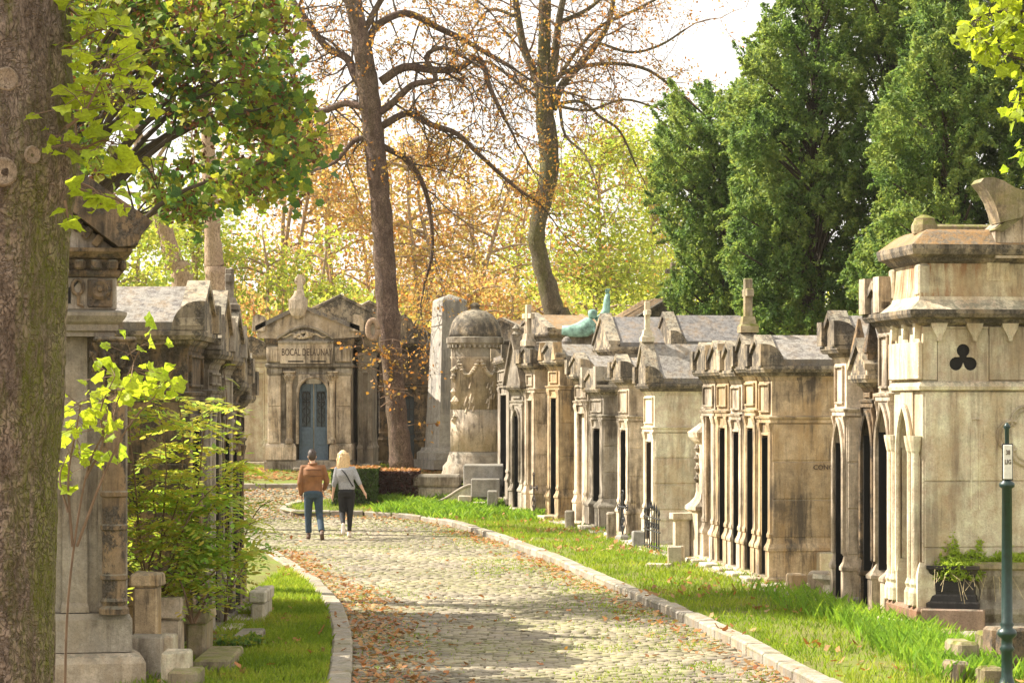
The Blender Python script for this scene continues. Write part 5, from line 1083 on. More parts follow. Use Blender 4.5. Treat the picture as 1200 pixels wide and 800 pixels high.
for a in ((320, 105, 60, 190, 'rusty thin stemmed beech above the blue door mausoleum', 'leaf_rust'), (395, 112, 100, 170, 'pale orange beech with bundled stems left of the tall reddish trunk', 'leaf_rust'), (505, 104, 130, 190, 'copper leaved tree between the two tall trunks', 'leaf_rust'), (575, 118, 150, 150, 'fading rusty tree beyond the obelisk and dome', 'leaf_rust'), (455, 124, 120, 150, 'hazy orange tree straight behind the reddish trunk', 'leaf_rust')):
    crown_tree('beech_tree', a[4], a[0], 440, a[1], a[2], a[3], 'bark_far', a[5], 7000, .2, 3, 42, group=g, low=.12)
for a in ((690, 108, 110, 170, 'lime yellow tree behind the forked grey trunk', 13000), (765, 116, 140, 150, 'yellow green tree touching the left edge of the dark yews', 11000), (610, 122, 230, 110, 'low yellowish tree between dome and grey trunk', 6000)):
    crown_tree('lime_tree', a[4], a[0], 440, a[1], a[2], a[3], 'bark_far', 'leaf_lime', a[5], .19, 1, 60, group=g, low=.1)
for a in ((150, 92, 200, 120, 'light yellow tree beyond the speckled left roof', 5000), (240, 100, 180, 130, 'yellow green tree in the gap left of the blue door mausoleum', 7000), (330, 98, 235, 120, 'low green bush like tree behind the pale walled tomb', 6000)):
    crown_tree('lime_tree', a[4], a[0], 440, a[1], a[2], a[3], 'bark_far', 'leaf_lime', a[5], .19, 2, 40, group=g, low=.1)
for a in ((330, 88, 320, 130, 'leaf_rust'), (420, 90, 325, 130, 'leaf_lime'), (520, 92, 300, 140, 'leaf_rust'), (620, 90, 330, 120, 'leaf_rust'), (700, 92, 320, 130, 'leaf_lime')):
    crown_tree('shrub', {330: 'rusty low shrub behind the blue door mausoleum', 420: 'green yellow shrub low behind the chestnut trunk', 520: 'rusty shrub behind the obelisk', 620: 'orange shrub behind the far end of the right row', 700: 'lime shrub behind the green bronze figure'}[a[0]], a[0], 450, a[1], a[2], a[3], 'bark_far', a[4], 4500, .17, 3, 30, group=g, low=.05, tr_w=.12)
n = 26000; P = np.stack([npr.uniform(-45, 45, n), npr.uniform(140, 170, n), np.zeros(n)], 1); hgt = 5+6*vnoise(P[:, 0], P[:, 1]*0, .16, 4); P[:, 2] = terr(P[:, 1])+hgt*npr.uniform(0, 1, n)
tag(leaves('far_wood', P, .55, M['leaf_lime'], None, 'quad', .2, None, .8), 'pale autumn wood far behind everything', 'wood')
# two leaning trunks beyond the left roofs
for lab, Y, tr, lim in (('leaning grey brown trunk rising left behind the speckled roof', 56, [(214, 345, 26), (205, 310, 22), (193, 270, 19), (182, 235, 17), (170, 190, 15), (150, 120, 12), (140, 40, 8)], [((7, 3), [(185, 245), (160, 230), (140, 235)]), ((7, 3), [(175, 200), (200, 160), (230, 120)]), ((6, 3), [(160, 150), (130, 110), (100, 80)])]),
                        ('upright knobbly trunk behind the right side of the speckled roof', 54, [(252, 345, 25), (251, 310, 22), (249, 270, 20), (247, 240, 20), (245, 190, 18), (240, 100, 12), (236, 20, 8)], [((7, 3), [(246, 230), (225, 200), (215, 150)]), ((7, 3), [(245, 200), (270, 160), (300, 120)]), ((6, 3), [(240, 110), (270, 60), (290, 0)])])):
    limb_tree('tree', lab, Y, tr, lim, 'bark_far', 'twig', 'leaf_lime', 1500, .12, .7, 1.3, 'trees behind the left row', depth=1)

# ---- the green maple on the left
def maple():
    Y = 36.; s = F/Y; b = at(62, 500, Y); t = thing('maple_tree', 'dense green maple with brown seed bunches overhanging the left row', 'tree', (b.x, Y, 0)); off = Vector((-b.x, -Y, 0))
    OUT = [(60, -70), (330, -70), (328, 0), (345, 38), (350, 70), (366, 98), (372, 140), (388, 165), (368, 200), (360, 235), (345, 262), (318, 258), (300, 238), (278, 232), (255, 250), (236, 282), (218, 262), (198, 262), (182, 240), (165, 215), (130, 205), (100, 215), (60, 200)]
    mb = MB(); mb.tube(spl([(0, 0, -.1), (.05, 0, 2), (0, .1, 4), (.1, 0, 6), (.2, 0, 9)], 4), [.3-.012*i for i in range(17)], 12); mb.build('trunk', M['bark_far'], t, True)
    tw = MB(); tips = []
    for k in range(95):
        for _ in range(60):
            px, py = rnd.uniform(60, 385), rnd.uniform(-65, 285)
            if inpoly([px], [py], OUT)[0]: break
        e = at(px, py, Y+rnd.uniform(-2.2, 2.2))+off; tips.append(e)
    for k in range(26):
        e = tips[k]; z0 = max(2.2, e.z*.75-rnd.uniform(0, 1)); a = Vector((.05, 0, min(z0, 7))); mb = MB(); mid = a.lerp(e, .5)+Vector((0, 0, .5)); SP = spl([a, mid, e], 4); mb.tube(SP, [.06*(1-.85*i/8) for i in range(9)], 6); mb.build('limb', M['twig_dark'], t, True)
        for q in range(5): c = SP[rnd.randint(3, 8)]; f = min(tips, key=lambda v: (v-c).length+rnd.uniform(0, 1.5)); tw.tube(spl([c, c.lerp(f, .5)+Vector((0, 0, .1)), f], 3), [.018, .017, .015, .013, .011, .009, .006], 4)
    tag(tw.build('branches', M['twig_dark'], t, False, False), kind='stuff')
    C_ = np.array([tuple(v) for v in tips]); n = 6800; i = npr.integers(0, len(C_), n); P = C_[i]+npr.normal(0, 1, (n, 3))*np.array([.27, .4, .17])
    W_ = P-np.array(tuple(off)); px = 600+W_[:, 0]*F/W_[:, 1]; py = HY-(W_[:, 2]-H)*F/W_[:, 1]; P = P[inpoly(px+npr.normal(0, 11, len(px)), py+npr.normal(0, 13, len(px)), OUT)]
    o = np.argsort(P[:, 1]); leaf_parts(P[o[:280]], .15, 'leaf_maple', t, .5); leaves('foliage', P[o[280:]], .145, M['leaf_maple'], t, 'maple', .45)
    n = 5200; P = C_[npr.integers(0, 90, n)]+npr.normal(0, 1, (n, 3))*np.array([.2, .2, .14])+np.array([0, -.25, 0]); W_ = P-np.array(tuple(off)); px = 600+W_[:, 0]*F/W_[:, 1]; py = HY-(W_[:, 2]-H)*F/W_[:, 1]; P = P[inpoly(px, py, OUT)]
    leaves('seed_bunches', P, .085, M['leaf_seed'], t, 'quad', -.2, None, .5)
maple()
# ---- big foreground trunk with its yellow branch
def big_trunk():
    Y = 13.; s = F/Y; cx = -30; b = at(cx, 475, Y); t = thing('maple_tree', 'huge mossy foreground tree trunk filling the left edge, with yellow leaved sprays', 'tree', (b.x, Y, 0)); off = Vector((-b.x, -Y, 0))
    ey = [-120, 0, 60, 130, 175, 215, 245, 300, 340, 380, 430, 480, 560, 700, 800, 1000]; ex = [78, 80, 81, 84, 91, 92, 84, 80, 79, 76, 75, 73, 66, 63, 64, 72]
    nz_, na = 300, 160; z = np.linspace(-.1, H+(HY+130)/s, nz_); py = HY-(z-H)*s; r = (np.interp(py, ey, ex)-cx)/s; V = np.zeros((nz_, na, 3))
    for i in range(nz_):
        for k in range(na):
            a = 2*math.pi*k/na; q = Vector((math.cos(a)*1.0, math.sin(a)*1.0, z[i])); n1 = mnoise.noise(Vector((q.x*1.5, q.y*1.5, z[i]*.9))); n2 = abs(mnoise.noise(Vector((q.x*9, q.y*9, z[i]*4.5)))); n3 = mnoise.noise(Vector((q.x*22, q.y*22, z[i]*12)))
            R = r[i]+.012*n1-.022*max(0, .25-n2)*2+.005*n3; V[i, k] = (R*math.cos(a), R*math.sin(a), z[i])
    Q = [(i*na+k, i*na+(k+1) % na, (i+1)*na+(k+1) % na, (i+1)*na+k) for i in range(nz_-1) for k in range(na)]; np_mesh('trunk', V.reshape(-1, 3), Q, M['bark_near'], t, True)
    for px, py, rr in ((27, 105, 13), (26, 211, 15), (55, 190, 10), (8, 180, 8), (8, 385, 12)):
        p = at(px, py, Y)+off; R0 = (np.interp(py, ey, ex)-cx)/s; a = math.acos(max(-1, min(1, p.x/R0))); c = Vector((R0*math.cos(a), -R0*math.sin(a), p.z)); nrm = Vector((math.cos(a), -math.sin(a), 0)); rot = nrm.to_track_quat('Z', 'Y').to_matrix().to_4x4()
        m = MB(); q = rr/s; m.lathe([(q*1.2, -.03), (q*1.1, -.008), (q*.95, .006), (q*.8, -.002), (q*.4, .0), (q*.12, -.006)], 22, M=Matrix.Translation(c) @ rot); m.build('branch_scar', M['bark_scar'], t, True)
    # twigs and single big leaves
    tw = MB(); lp = []
    def spray(path, Yd, k, sp_, n):
        P = spl([at(a, b, Yd)+off for a, b in path], 4); tw.tube(P, [.009*(1-.7*i/(len(P)-1)) for i in range(len(P))], 5)
        for _ in range(n):
            c = P[rnd.randint(2, len(P)-1)]; e = c+Vector((rnd.gauss(0, sp_), rnd.gauss(0, sp_*1.2), rnd.gauss(0, sp_*.8)-.02)); tw.tube([c, c.lerp(e, .5)+Vector((0, 0, .02)), e], .0025, 3); lp.append(tuple(e))
    spray([(78, 150), (100, 130), (120, 90), (133, 70)], 12.6, 5, .11, 34); spray([(75, 60), (95, 45), (120, 35), (150, 45)], 12.8, 5, .1, 26); spray([(80, 100), (105, 110), (135, 120), (160, 110)], 13., 5, .1, 30)
    spray([(78, 170), (95, 175), (120, 165), (140, 170)], 12.7, 5, .1, 26); spray([(75, 5), (95, 20), (110, 10), (130, 25)], 13., 5, .1, 22); spray([(78, 210), (95, 222), (115, 228), (140, 236), (150, 255)], 12.4, 5, .05, 10); spray([(76, 235), (80, 255), (85, 262)], 12.4, 5, .04, 4); spray([(80, 210), (110, 222), (118, 240)], 12.4, 5, .04, 4)
    tag(tw.build('twigs', M['twig'], t, False, False), kind='stuff'); leaf_parts(lp, .098, 'leaf_gold', t, .5)
M['bark_scar'] = bark('branch_scar_bark', (.2, .15, .11), (.36, .28, .21), .1, 2, .4)
big_trunk()
# ---- saplings by the left row
def gold_sapling():
    Y = 20.; s = F/Y; b = at(75, 880, Y); t = thing('maple_sapling', 'young maple sapling with large yellow leaves in front of the dark column', 'sapling', (b.x, Y, 0)); off = Vector((-b.x, -Y, 0)); tw = MB(); lp = []
    for path, n, sp_ in (([(75, 860), (80, 700), (100, 560), (125, 500), (150, 440), (165, 405)], 34, .13), ([(85, 640), (80, 560), (90, 500), (95, 470)], 26, .12), ([(100, 560), (120, 520), (118, 480), (135, 440)], 20, .12), ([(90, 640), (120, 560), (150, 500), (185, 460), (205, 430)], 16, .1), ([(80, 600), (70, 560), (80, 530)], 5, .08)):
        P = spl([at(a, c, Y)+off for a, c in path], 5); tw.tube(P, [.012*(1-.7*i/(len(P)-1)) for i in range(len(P))], 5)
        for _ in range(n):
            c = P[rnd.randint(len(P)//2-2, len(P)-1)]; e = c+Vector((rnd.gauss(0, sp_), rnd.gauss(0, sp_), rnd.gauss(0, sp_*.7))); tw.tube([c, e], .003, 3); lp.append(tuple(e))
    tw.build('stem', M['twig'], t); leaf_parts(lp, .13, 'leaf_gold', t, .6)
gold_sapling()
def pinnate_mesh(k):
    V = []; Fs = []; L = .34
    for i in range(7):
        u = (i+1)/7.5; z = -.12*u*u*1.2; ln = .1*(1-.25*abs(u-.5)*2)
        for sd in (-1, 1) if i < 6 else (0,):
            c = Vector((u*L, 0, z)); d = Vector((.45, sd*.9, -.25)) if sd else Vector((1, 0, -.4)); d.normalize(); n_ = d.cross(Vector((0, 0, 1))).normalized()*.019; o = len(V); j = Vector((0, 0, rnd.uniform(-.015, .015)))
            V += [tuple(c), tuple(c+d*ln*.35+n_+j), tuple(c+d*ln*.75+n_*.7+j), tuple(c+d*ln+j), tuple(c+d*ln*.75-n_*.7+j), tuple(c+d*ln*.35-n_+j)]; Fs.append(tuple(range(o, o+6)))
    me = bpy.data.meshes.new('leaf'); me.from_pydata(V, [], Fs); me.materials.append(M['leaf_plant']); return me
PIN = [pinnate_mesh(k) for k in range(6)]
def pinnate_bush(label, Y, stems, nl, name='ash_sapling', cat='sapling', sc=1.):
    b = at(stems[0][0][0], stems[0][0][1], Y); t = thing(name, label, cat, (b.x, Y, .05)); off = Vector((-b.x, -Y, -.05)); tw = MB()
    for path in stems:
        P = spl([at(a, c, Y+rnd.uniform(-.3, .3)*(i > 0))+off for i, (a, c) in enumerate(path)], 4); tw.tube(P, [.014*(1-.7*i/(len(P)-1)) for i in range(len(P))], 5)
        for q in range(nl):
            c = P[int(len(P)*(.3+.69*q/nl))]; o = link('leaf', rnd.choice(PIN), None, t); o.location = c; o.rotation_euler = (rnd.uniform(-.4, .4), rnd.uniform(-.6, .25), rnd.uniform(0, 6.28)); k = rnd.uniform(.7, 1.25)*sc; o.scale = (k, k, k)
    tw.build('stem', M['twig'], t)
pinnate_bush('bushy ash sapling with feathery yellow green leaves in front of the left row', 26.2, [[(180, 720), (165, 640), (158, 560), (150, 480), (160, 440)], [(182, 720), (190, 620), (195, 540), (185, 470)], [(185, 720), (215, 640), (232, 570), (240, 500), (255, 470)], [(180, 720), (200, 660), (225, 600), (262, 560), (290, 540)], [(184, 720), (175, 660), (205, 600), (215, 520), (205, 450)], [(185, 715), (210, 670), (240, 640), (270, 625), (300, 610)], [(182, 720), (170, 680), (160, 620), (178, 560)], [(186, 720), (225, 670), (245, 600), (275, 580)], [(184, 720), (200, 650), (180, 590), (190, 520)], [(186, 720), (230, 690), (262, 660), (285, 655)], [(186, 720), (215, 690), (225, 640), (215, 590)]], 38, sc=1.1)
pinnate_bush('sparse upright sapling leaning over the far part of the left row', 30., [[(262, 740), (268, 650), (262, 560), (266, 480), (262, 430)], [(262, 740), (275, 660), (285, 600), (280, 520)], [(262, 740), (280, 650), (300, 600), (320, 585)], [(262, 740), (272, 690), (296, 650), (318, 640)]], 18, sc=.85)
pinnate_bush('low green plants with bluish leaves growing over the moss capped wall', 25.9, [[(225, 730), (205, 700), (190, 690)], [(225, 730), (225, 690), (230, 670)], [(225, 730), (245, 700), (262, 690)], [(228, 730), (250, 690), (270, 700)], [(225, 730), (215, 690), (205, 670)]], 9, 'ivy_plant', 'plant', .8)
# planter fern and green on the right
def clump(name, label, px, py, Y, wx, wy, h, n, size, mat, cat='plant', asp=.4, ax=None):
    b = at(px, py, Y); t = thing(name, label, cat, b); a = npr.uniform(0, 6.28, n); r = np.sqrt(npr.uniform(0, 1, n)); P = np.stack([r*np.cos(a)*wx, r*np.sin(a)*wy, npr.uniform(0, 1, n)**.8*h*(1-.6*r*r)*(.5+vnoise(r*np.cos(a)*wx*9, r*np.sin(a)*wy*9, 1.))], 1)
    leaves('foliage', P, size, M[mat], t, 'quad', .3, None if ax is None else np.tile(ax, (n, 1)), asp); st = MB()
    for k in range(14): e = P[k]; st.tube([(e[0]*.3, e[1]*.3, -.05), (e[0]*.7, e[1]*.7, e[2]*.7), tuple(e)], .004, 3)
    tag(st.build('stems', M['twig'], t, False, False), kind='stuff'); return t
Yp_ = hit(1112, 752).y+.3
clump('fern', 'bright yellow green feathery plant spilling over the black planter', 1125, 678, Yp_, .42, .32, .5, 6500, .085, 'fernm', asp=.35)
clump('fern', 'bright green leafy mat on top of the buff stone planter', 1188, 668, Yp_+.1, .55, .4, .34, 5500, .08, 'fernm', asp=.4)
clump('shrub', 'pale yellow shrub beside the cream wall behind the green post', 1212, 600, Yp_+.6, .33, .3, 1.3, 1600, .06, 'leaf_gold', asp=.5)
clump('weed_clump', 'leafy weeds at the foot of the green post', 1185, 806, 24.9, .5, .3, .35, 900, .06, 'weedm')
clump('ivy_plant', 'dark ivy mat at the bottom of the left verge stones', 282, 752, 27.2, .25, .3, .08, 350, .07, 'leaf_maple', asp=.8)
def straw():
    b = at(1125, 676, Yp_-.1); t = thing('dry_grass', 'dry straw strands hanging over the black planter', 'dry grass', b); m = MB()
    for k in range(22): x = rnd.uniform(-.35, .5); a = rnd.uniform(-1, 1); m.tube([(x, 0, .08), (x+a*.1, -.18, rnd.uniform(0, .12)), (x+a*.25, -.3, -rnd.uniform(.0, .3))], .0022, 3)
    tag(m.build('strands', M['hay'], t, False, False), kind='stuff')
straw()
# ---- yellow green maple reaching in at the top right
def right_maple():
    Y = 27.; s = F/Y; b = at(1345, 475, Y); t = thing('maple_tree', 'bright yellow green maple branches reaching in at the top right corner', 'tree', (b.x, Y, 0)); off = Vector((-b.x, -Y, 0)); mb = MB()
    mb.tube(spl([(0, 0, -.1), (.05, 0, 2), (-.05, 0, 4), (0, 0, 6.5), (.1, 0, 9)], 3), [.24-.012*i for i in range(13)], 12); mb.build('trunk', M['bark_grey'], t, True); tw = MB(); lp = []
    for path, n, sp_ in (([(1340, 60), (1270, 30), (1210, 15), (1165, 15), (1140, 25)], 130, .12), ([(1340, 60), (1260, 60), (1205, 70), (1170, 60), (1150, 45)], 110, .12), ([(1340, 60), (1270, 80), (1220, 110), (1195, 110)], 50, .1), ([(1340, 90), (1280, 120), (1230, 150), (1205, 180)], 60, .12), ([(1340, 90), (1260, 20), (1215, -15), (1170, -10)], 60, .1)):
        P = spl([at(a, c, Y+rnd.uniform(-.3, .3)*(i > 0))+off for i, (a, c) in enumerate(path)], 5); tw.tube(P, [.03*(1-.8*i/(len(P)-1)) for i in range(len(P))], 6)
        for _ in range(n): c = P[rnd.randint(len(P)//3, len(P)-1)]; e = c+Vector((rnd.gauss(0, sp_), rnd.gauss(0, sp_*1.6), rnd.gauss(0, sp_*1.1)-.05)); tw.tube([c, e], .003, 3); lp.append(tuple(e))
    tag(tw.build('branches', M['twig_dark'], t, False, False), kind='stuff'); lp.sort(key=lambda p: p[0]); leaf_parts(lp[:285], .15, 'leaf_gold', t, .5); leaves('foliage', np.array(lp[285:]), .15, M['leaf_gold'], t, 'maple', .5)
right_maple()
# ---- dark yews
def yew(label, Y, OUT, nsp, trunks, gz=None):
    cxp = sum(p[0] for p in OUT)/len(OUT); s = F/Y; b = at(cxp, 475, Y); gz = float(terr(Y)); t = thing('yew_tree', label, 'tree', (b.x, Y, gz), 0, 'dark evergreens behind the right row'); off = Vector((-b.x, -Y, -gz))
    xs = [p[0] for p in OUT]; ys = [p[1] for p in OUT]; tips = []; dr = []; k = 0
    for tx in trunks:
        m = MB(); p0 = at(tx, 475, Y)+off; m.tube(spl([(p0.x, 0, -.1), (p0.x+.1, 0, 2.5), (p0.x-.1, 0, 5), (p0.x, 0, 7.5)], 4), [.22-.014*i for i in range(13)], 10); m.build('trunk', M['bark_red'], t, True)
    br = MB()
    while len(tips) < nsp:
        px, py = rnd.uniform(min(xs), max(xs)), rnd.uniform(min(ys), max(ys))
        if not inpoly([px], [py], OUT)[0]: continue
        yy = rnd.uniform(-1.6, 1.6); p = at(px, py, Y+yy)+off; tips.append(tuple(p)); tx = min(trunks, key=lambda q: abs(q-px)); c = at(tx, 475, Y)+off; d = Vector((p.x-c.x, yy*1.2, 0)); d = d.normalized() if d.length > .1 else Vector((1, 0, 0))
        dr.append(tuple((d*.55+Vector((rnd.gauss(0, .25), rnd.gauss(0, .25), rnd.choice((.75, -.5, .4, -.2))))).normalized()))
        if len(tips) % 6 == 0: br.tube([(c.x, 0, max(.5, p.z-1.2)), ((c.x+p.x)/2, p.y*.5, p.z-.5), tuple(p)], [.05, .035, .012], 4)
    tag(br.build('branches', M['twig_dark'], t, False, False), kind='stuff')
    T = np.array(tips); D = np.array(dr); k = 170; i = np.repeat(np.arange(len(T)), k); u = npr.uniform(0, 1, len(i)); ln = npr.uniform(.35, 1.0, len(T))[i]; fat = npr.uniform(.6, 1.7, len(T))[i]
    rad = .2*fat*(1-u)**.8*np.sqrt(npr.uniform(0, 1, len(i)))+.01; a = npr.normal(0, 1, (len(i), 3)); a /= np.linalg.norm(a, axis=1, keepdims=True)
    P = T[i]+D[i]*((u-.4)*ln)[:, None]+a*rad[:, None]; P[:, 2] -= .12*(1-u)*rad*4
    AX = D[i]*.8+a*.9+np.array([0, 0, -.15]); leaves('crown', P, .115, M['leaf_yew'], t, 'quad', .15, AX, .4); return t
yew('lower dark yew on the left of the evergreen mass, with spiky top', 64., [(772, 130), (785, 100), (800, 92), (812, 132), (830, 100), (845, 122), (862, 92), (885, 110), (925, 140), (960, 250), (950, 400), (806, 400), (783, 345), (800, 300), (772, 240), (768, 180)], 820, (855,))
yew('tallest dark yew in the middle of the evergreen mass', 60., [(872, 60), (895, 35), (908, 0), (915, -60), (1115, -60), (1130, 180), (1110, 400), (875, 400), (850, 300), (866, 200), (850, 150), (872, 110)], 1750, (955, 1040))
yew('broad green yew on the right side, behind the cream chapel', 56., [(1080, -60), (1260, -60), (1270, 420), (1010, 400), (1000, 300), (1040, 240), (1020, 150), (1060, 80)], 1500, (1120, 1220))
# ---- clipped hedge behind the walking pair
def hedge(label, x0, x1, top, base, dep, mat, n, rz=0.):
    o = hit((x0+x1)/2, base); s = F/o.y; w = (x1-x0)/s; h = (base-top)/s; t = thing('hedge', label, 'hedge', o, rz)
    m = MB(); m.box(-w/2+.06, w/2-.06, .06, dep-.06, 0, h-.06, .05); m.build('inner_twigs', M['twig_dark'], t)
    u = npr.uniform(0, 1, (n, 3)); P = np.stack([(u[:, 0]-.5)*w, u[:, 1]*dep, u[:, 2]*h], 1); f = npr.integers(0, 5, n)
    P[f < 2, 1] = npr.uniform(0, .06, (f < 2).sum()); P[f == 2, 2] = h-npr.uniform(0, .07, (f == 2).sum()); P[f == 3, 0] = -w/2+npr.uniform(0, .06, (f == 3).sum()); P[f == 4, 0] = w/2-npr.uniform(0, .06, (f == 4).sum())
    leaves('foliage', P, .06, M[mat], t, 'quad', .1, None, .7); return o, s, w, h, t
o, s, w, h, t = hedge('clipped green hedge behind the walking pair', 388, 441, 549, 597, 1.8, 'leaf_hedge', 7000)
X = npr.uniform(-w/2, w/2, 900); Yv = npr.uniform(0, 1.8, 900); leaves_on('fallen_leaves', X, Yv, np.full(900, h), .08, M['leaf_fall'], None, parent=t, flat=.3)
o, s, w, h, t = hedge('dark purple leaved end of the hedge before the stone bench tomb', 441.5, 490, 552, 590, 1.8, 'leaf_purple', 5000)
X = npr.uniform(-w/2, w/2, 900); Yv = npr.uniform(0, 1.8, 900); leaves_on('fallen_leaves', X, Yv, np.full(900, h), .08, M['leaf_fall'], None, parent=t, flat=.3)
# ------------------------------------------------------------------ the walking pair
M['skin'] = plain('skin', (.62, .38, .26), .55, 0, .08, 30, .02); M['suede'] = plain('tan_suede_jacket', (.21, .088, .03), .75, 0, .28, 7, .25); M['rib'] = plain('dark_brown_rib_knit', (.06, .03, .02), .9, 0, .2, 40, .1)
M['denim'] = plain('blue_denim', (.03, .055, .08), .85, 0, .3, 12, .15); M['black_cloth'] = plain('black_cloth', (.012, .012, .014), .8, 0, .3, 15, .1); M['knit'] = plain('grey_marled_knit', (.33, .33, .34), .95, 0, .5, 75, .2)
M['hair_dark'] = plain('dark_brown_hair', (.045, .028, .02), .5, 0, .4, 60, .2); M['blonde'] = plain('blonde_hair', (.66, .46, .24), .5, 0, .35, 45, .2); M['shoe_brown'] = plain('brown_shoe_leather', (.09, .05, .03), .6, 0, .3); M['shoe_pale'] = plain('cream_shoe', (.62, .54, .44), .7, 0, .15)
def fused(name, mb, mat, parent, vox, sm=4):
    me = mb.mesh('tmp'); o = bpy.data.objects.new('tmp', me); C.objects.link(o)
    r = o.modifiers.new('r', 'REMESH'); r.mode = 'VOXEL'; r.voxel_size = vox; k = o.modifiers.new('s', 'SMOOTH'); k.iterations = sm; k.factor = .5
    dg = bpy.context.evaluated_depsgraph_get(); m2 = bpy.data.meshes.new_from_object(o.evaluated_get(dg)); bpy.data.objects.remove(o); m2.name = name; m2.materials.clear()
    m2.polygons.foreach_set('use_smooth', [True]*len(m2.polygons)); return link(name, m2, mat, parent)
def person(label, px, py, J, cloth):
    o = hit(px, py, .02); t = thing('person', label, 'person', o, cloth['rz']); V_ = Vector
    hd, nk, ch, wa, hp = J['head'], J['neck'], J['chest'], J['waist'], J['hip']; W_ = J['w']
    # body: one fused surface
    b = MB(); b.loft([(hd[0], hd[1]-.01, hd[2]-.125, .03, .04), (hd[0], hd[1]+.01, hd[2]-.11, .05, .065), (hd[0], hd[1]+.005, hd[2]-.05, .068, .085), (hd[0], hd[1], hd[2], .075, .095), (hd[0], hd[1], hd[2]+.06, .072, .09), (hd[0], hd[1], hd[2]+.1, .05, .06), (hd[0], hd[1], hd[2]+.115, .015, .02)], 16)
    b.tube([(nk[0], nk[1], nk[2]-.08), (nk[0], nk[1], nk[2]), (hd[0], hd[1]-.015, hd[2]-.06)], [.062, .052, .052], 12)
    b.loft([(hd[0], hd[1]+.095, hd[2]-.035, .014, .016), (hd[0], hd[1]+.1, hd[2]-.025, .012, .02), (hd[0], hd[1]+.085, hd[2]+.02, .006, .01)], 8)      # nose
    b.loft([(hd[0], hd[1]+.078, hd[2]-.068, .022, .012), (hd[0], hd[1]+.08, hd[2]-.058, .022, .012)], 8)
    for s in (-1, 1): b.loft([(hd[0]+s*.076, hd[1]-.005, hd[2]-.035, .008, .012), (hd[0]+s*.082, hd[1]-.01, hd[2], .011, .02), (hd[0]+s*.08, hd[1]-.012, hd[2]+.02, .007, .014)], 8)
    b.loft([(hp[0], hp[1], hp[2]-.1, W_*.62, .1), (hp[0], hp[1], hp[2], W_*.68, .115), (wa[0], wa[1], wa[2], W_*.55, .095), (ch[0], ch[1], ch[2], W_*.7, .115), (ch[0], ch[1], ch[2]+.12, W_*.66, .1), (nk[0], nk[1], nk[2]-.04, .07, .06)], 18)
    for s, k in ((-1, 'l'), (1, 'r')):
        sh, el, wr = [V_(p) for p in J['arm_'+k]]; b.tube([V_((nk[0]+s*.05, nk[1], nk[2]-.09)), sh, sh.lerp(el, .5), el, el.lerp(wr, .35), wr], [.05, .052, .047, .038, .036, .024], 10)
        d = (wr-el).normalized(); pal = wr+d*.055; fw = V_((0, .6, -.1)); side = d.cross(V_((0, 1, 0))); side = side.normalized() if side.length > .1 else V_((1, 0, 0)); fwd = side.cross(d)
        b.tube([wr, wr+d*.03, pal, wr+d*.09], [.023, .028, .03, .024], 8)
        for q, (off_, ln) in enumerate(((-.027, .062), (-.009, .07), (.009, .066), (.026, .052))):
            r0 = wr+d*.085+fwd*off_; inn = side*(-s)*.012; b.tube([r0, r0+d*ln*.45+inn*.4, r0+d*ln*.8+inn*1.4, r0+d*ln+inn*2.2], [.0105, .0095, .009, .007], 6)
        r0 = wr+d*.03+fwd*.026; b.tube([r0, r0+d*.03+fwd*.022, r0+d*.058+fwd*.024], [.012, .011, .008], 6)
        hpj, kn, an, toe = [V_(p) for p in J['leg_'+k]]; b.tube([hpj, hpj.lerp(kn, .5), kn, kn.lerp(an, .35), an], [.075, .068, .048, .05, .034], 12)
        b.tube([an+V_((0, -.02, -.02)), an.lerp(toe, .5), toe], [.035, .032, .024], 8)
    fused('body', b, M['skin'], t, .0085, 2)
    for s in (-1, 1):
        m = MB(); m.lathe([(.002, -.008), (.011, -.004), (.013, .002), (.009, .008), (.002, .011)], 8, hd[0]+s*.03, hd[1]+.078); m.v = [(x, y, z+hd[2]+.002) for x, y, z in m.v]; m.build('eye', M['hair_dark'], t, True)
    # trousers
    m = MB(); tp = J['trouser_top']; m.loft([(hp[0], hp[1], hp[2]-.12, W_*.70, .115), (hp[0], hp[1]-.01, hp[2]-.02, W_*.78, .145), (hp[0], hp[1], hp[2]+.06, W_*.72, .125), (wa[0], wa[1], tp, W_*.62, .11)], 20)
    for k in 'lr':
        hpj, kn, an, toe = [V_(p) for p in J['leg_'+k]]; a, b_, c, d_ = cloth['leg_r']; q = an.lerp(kn, .08); m.tube([hpj+V_((0, 0, .03)), hpj.lerp(kn, .45), kn, kn.lerp(an, .4), q], [a, (a+b_)/2, b_, c, d_], 14)
    fused('trousers', m, M[cloth['trousers']], t, .014, 3)
    for k in 'lr':                                       # shoes
        hpj, kn, an, toe = [V_(p) for p in J['leg_'+k]]; f = (toe-an).normalized(); up = V_((0, 0, 1)); heel = an-f*.045-J.get('sole_'+k, V_((0, 0, 1)))*.05; so_ = J.get('sole_'+k, V_((0, 0, 1)))
        m = MB(); base = an-so_*.055; m.tube([base-f*.06, base-f*.02, base+f*.06, base+f*.13, base+f*.18], [.03, .042, .043, .044, .028], 12); m.tube([an+so_*.02, base], [.045, .045], 10); sh = fused('shoe', m, M[cloth['shoe']], t, .011, 2)
    # jacket / sweater
    m = MB(); hm = J['hem']; m.loft([(hp[0], hp[1], hm, W_*cloth['hemw'], .135), (hp[0], hp[1], hm+.05, W_*(cloth['hemw']+.02), .135), (wa[0], wa[1], wa[2]+.04, W_*cloth['midw'], .122), (ch[0], ch[1]-.01, ch[2], W_*.86, .15), (ch[0], ch[1]-.005, ch[2]+.12, W_*.83, .13), (nk[0], nk[1], nk[2]-.06, W_*.5, .085), (nk[0], nk[1], nk[2]-.015, .075, .07)], 22)
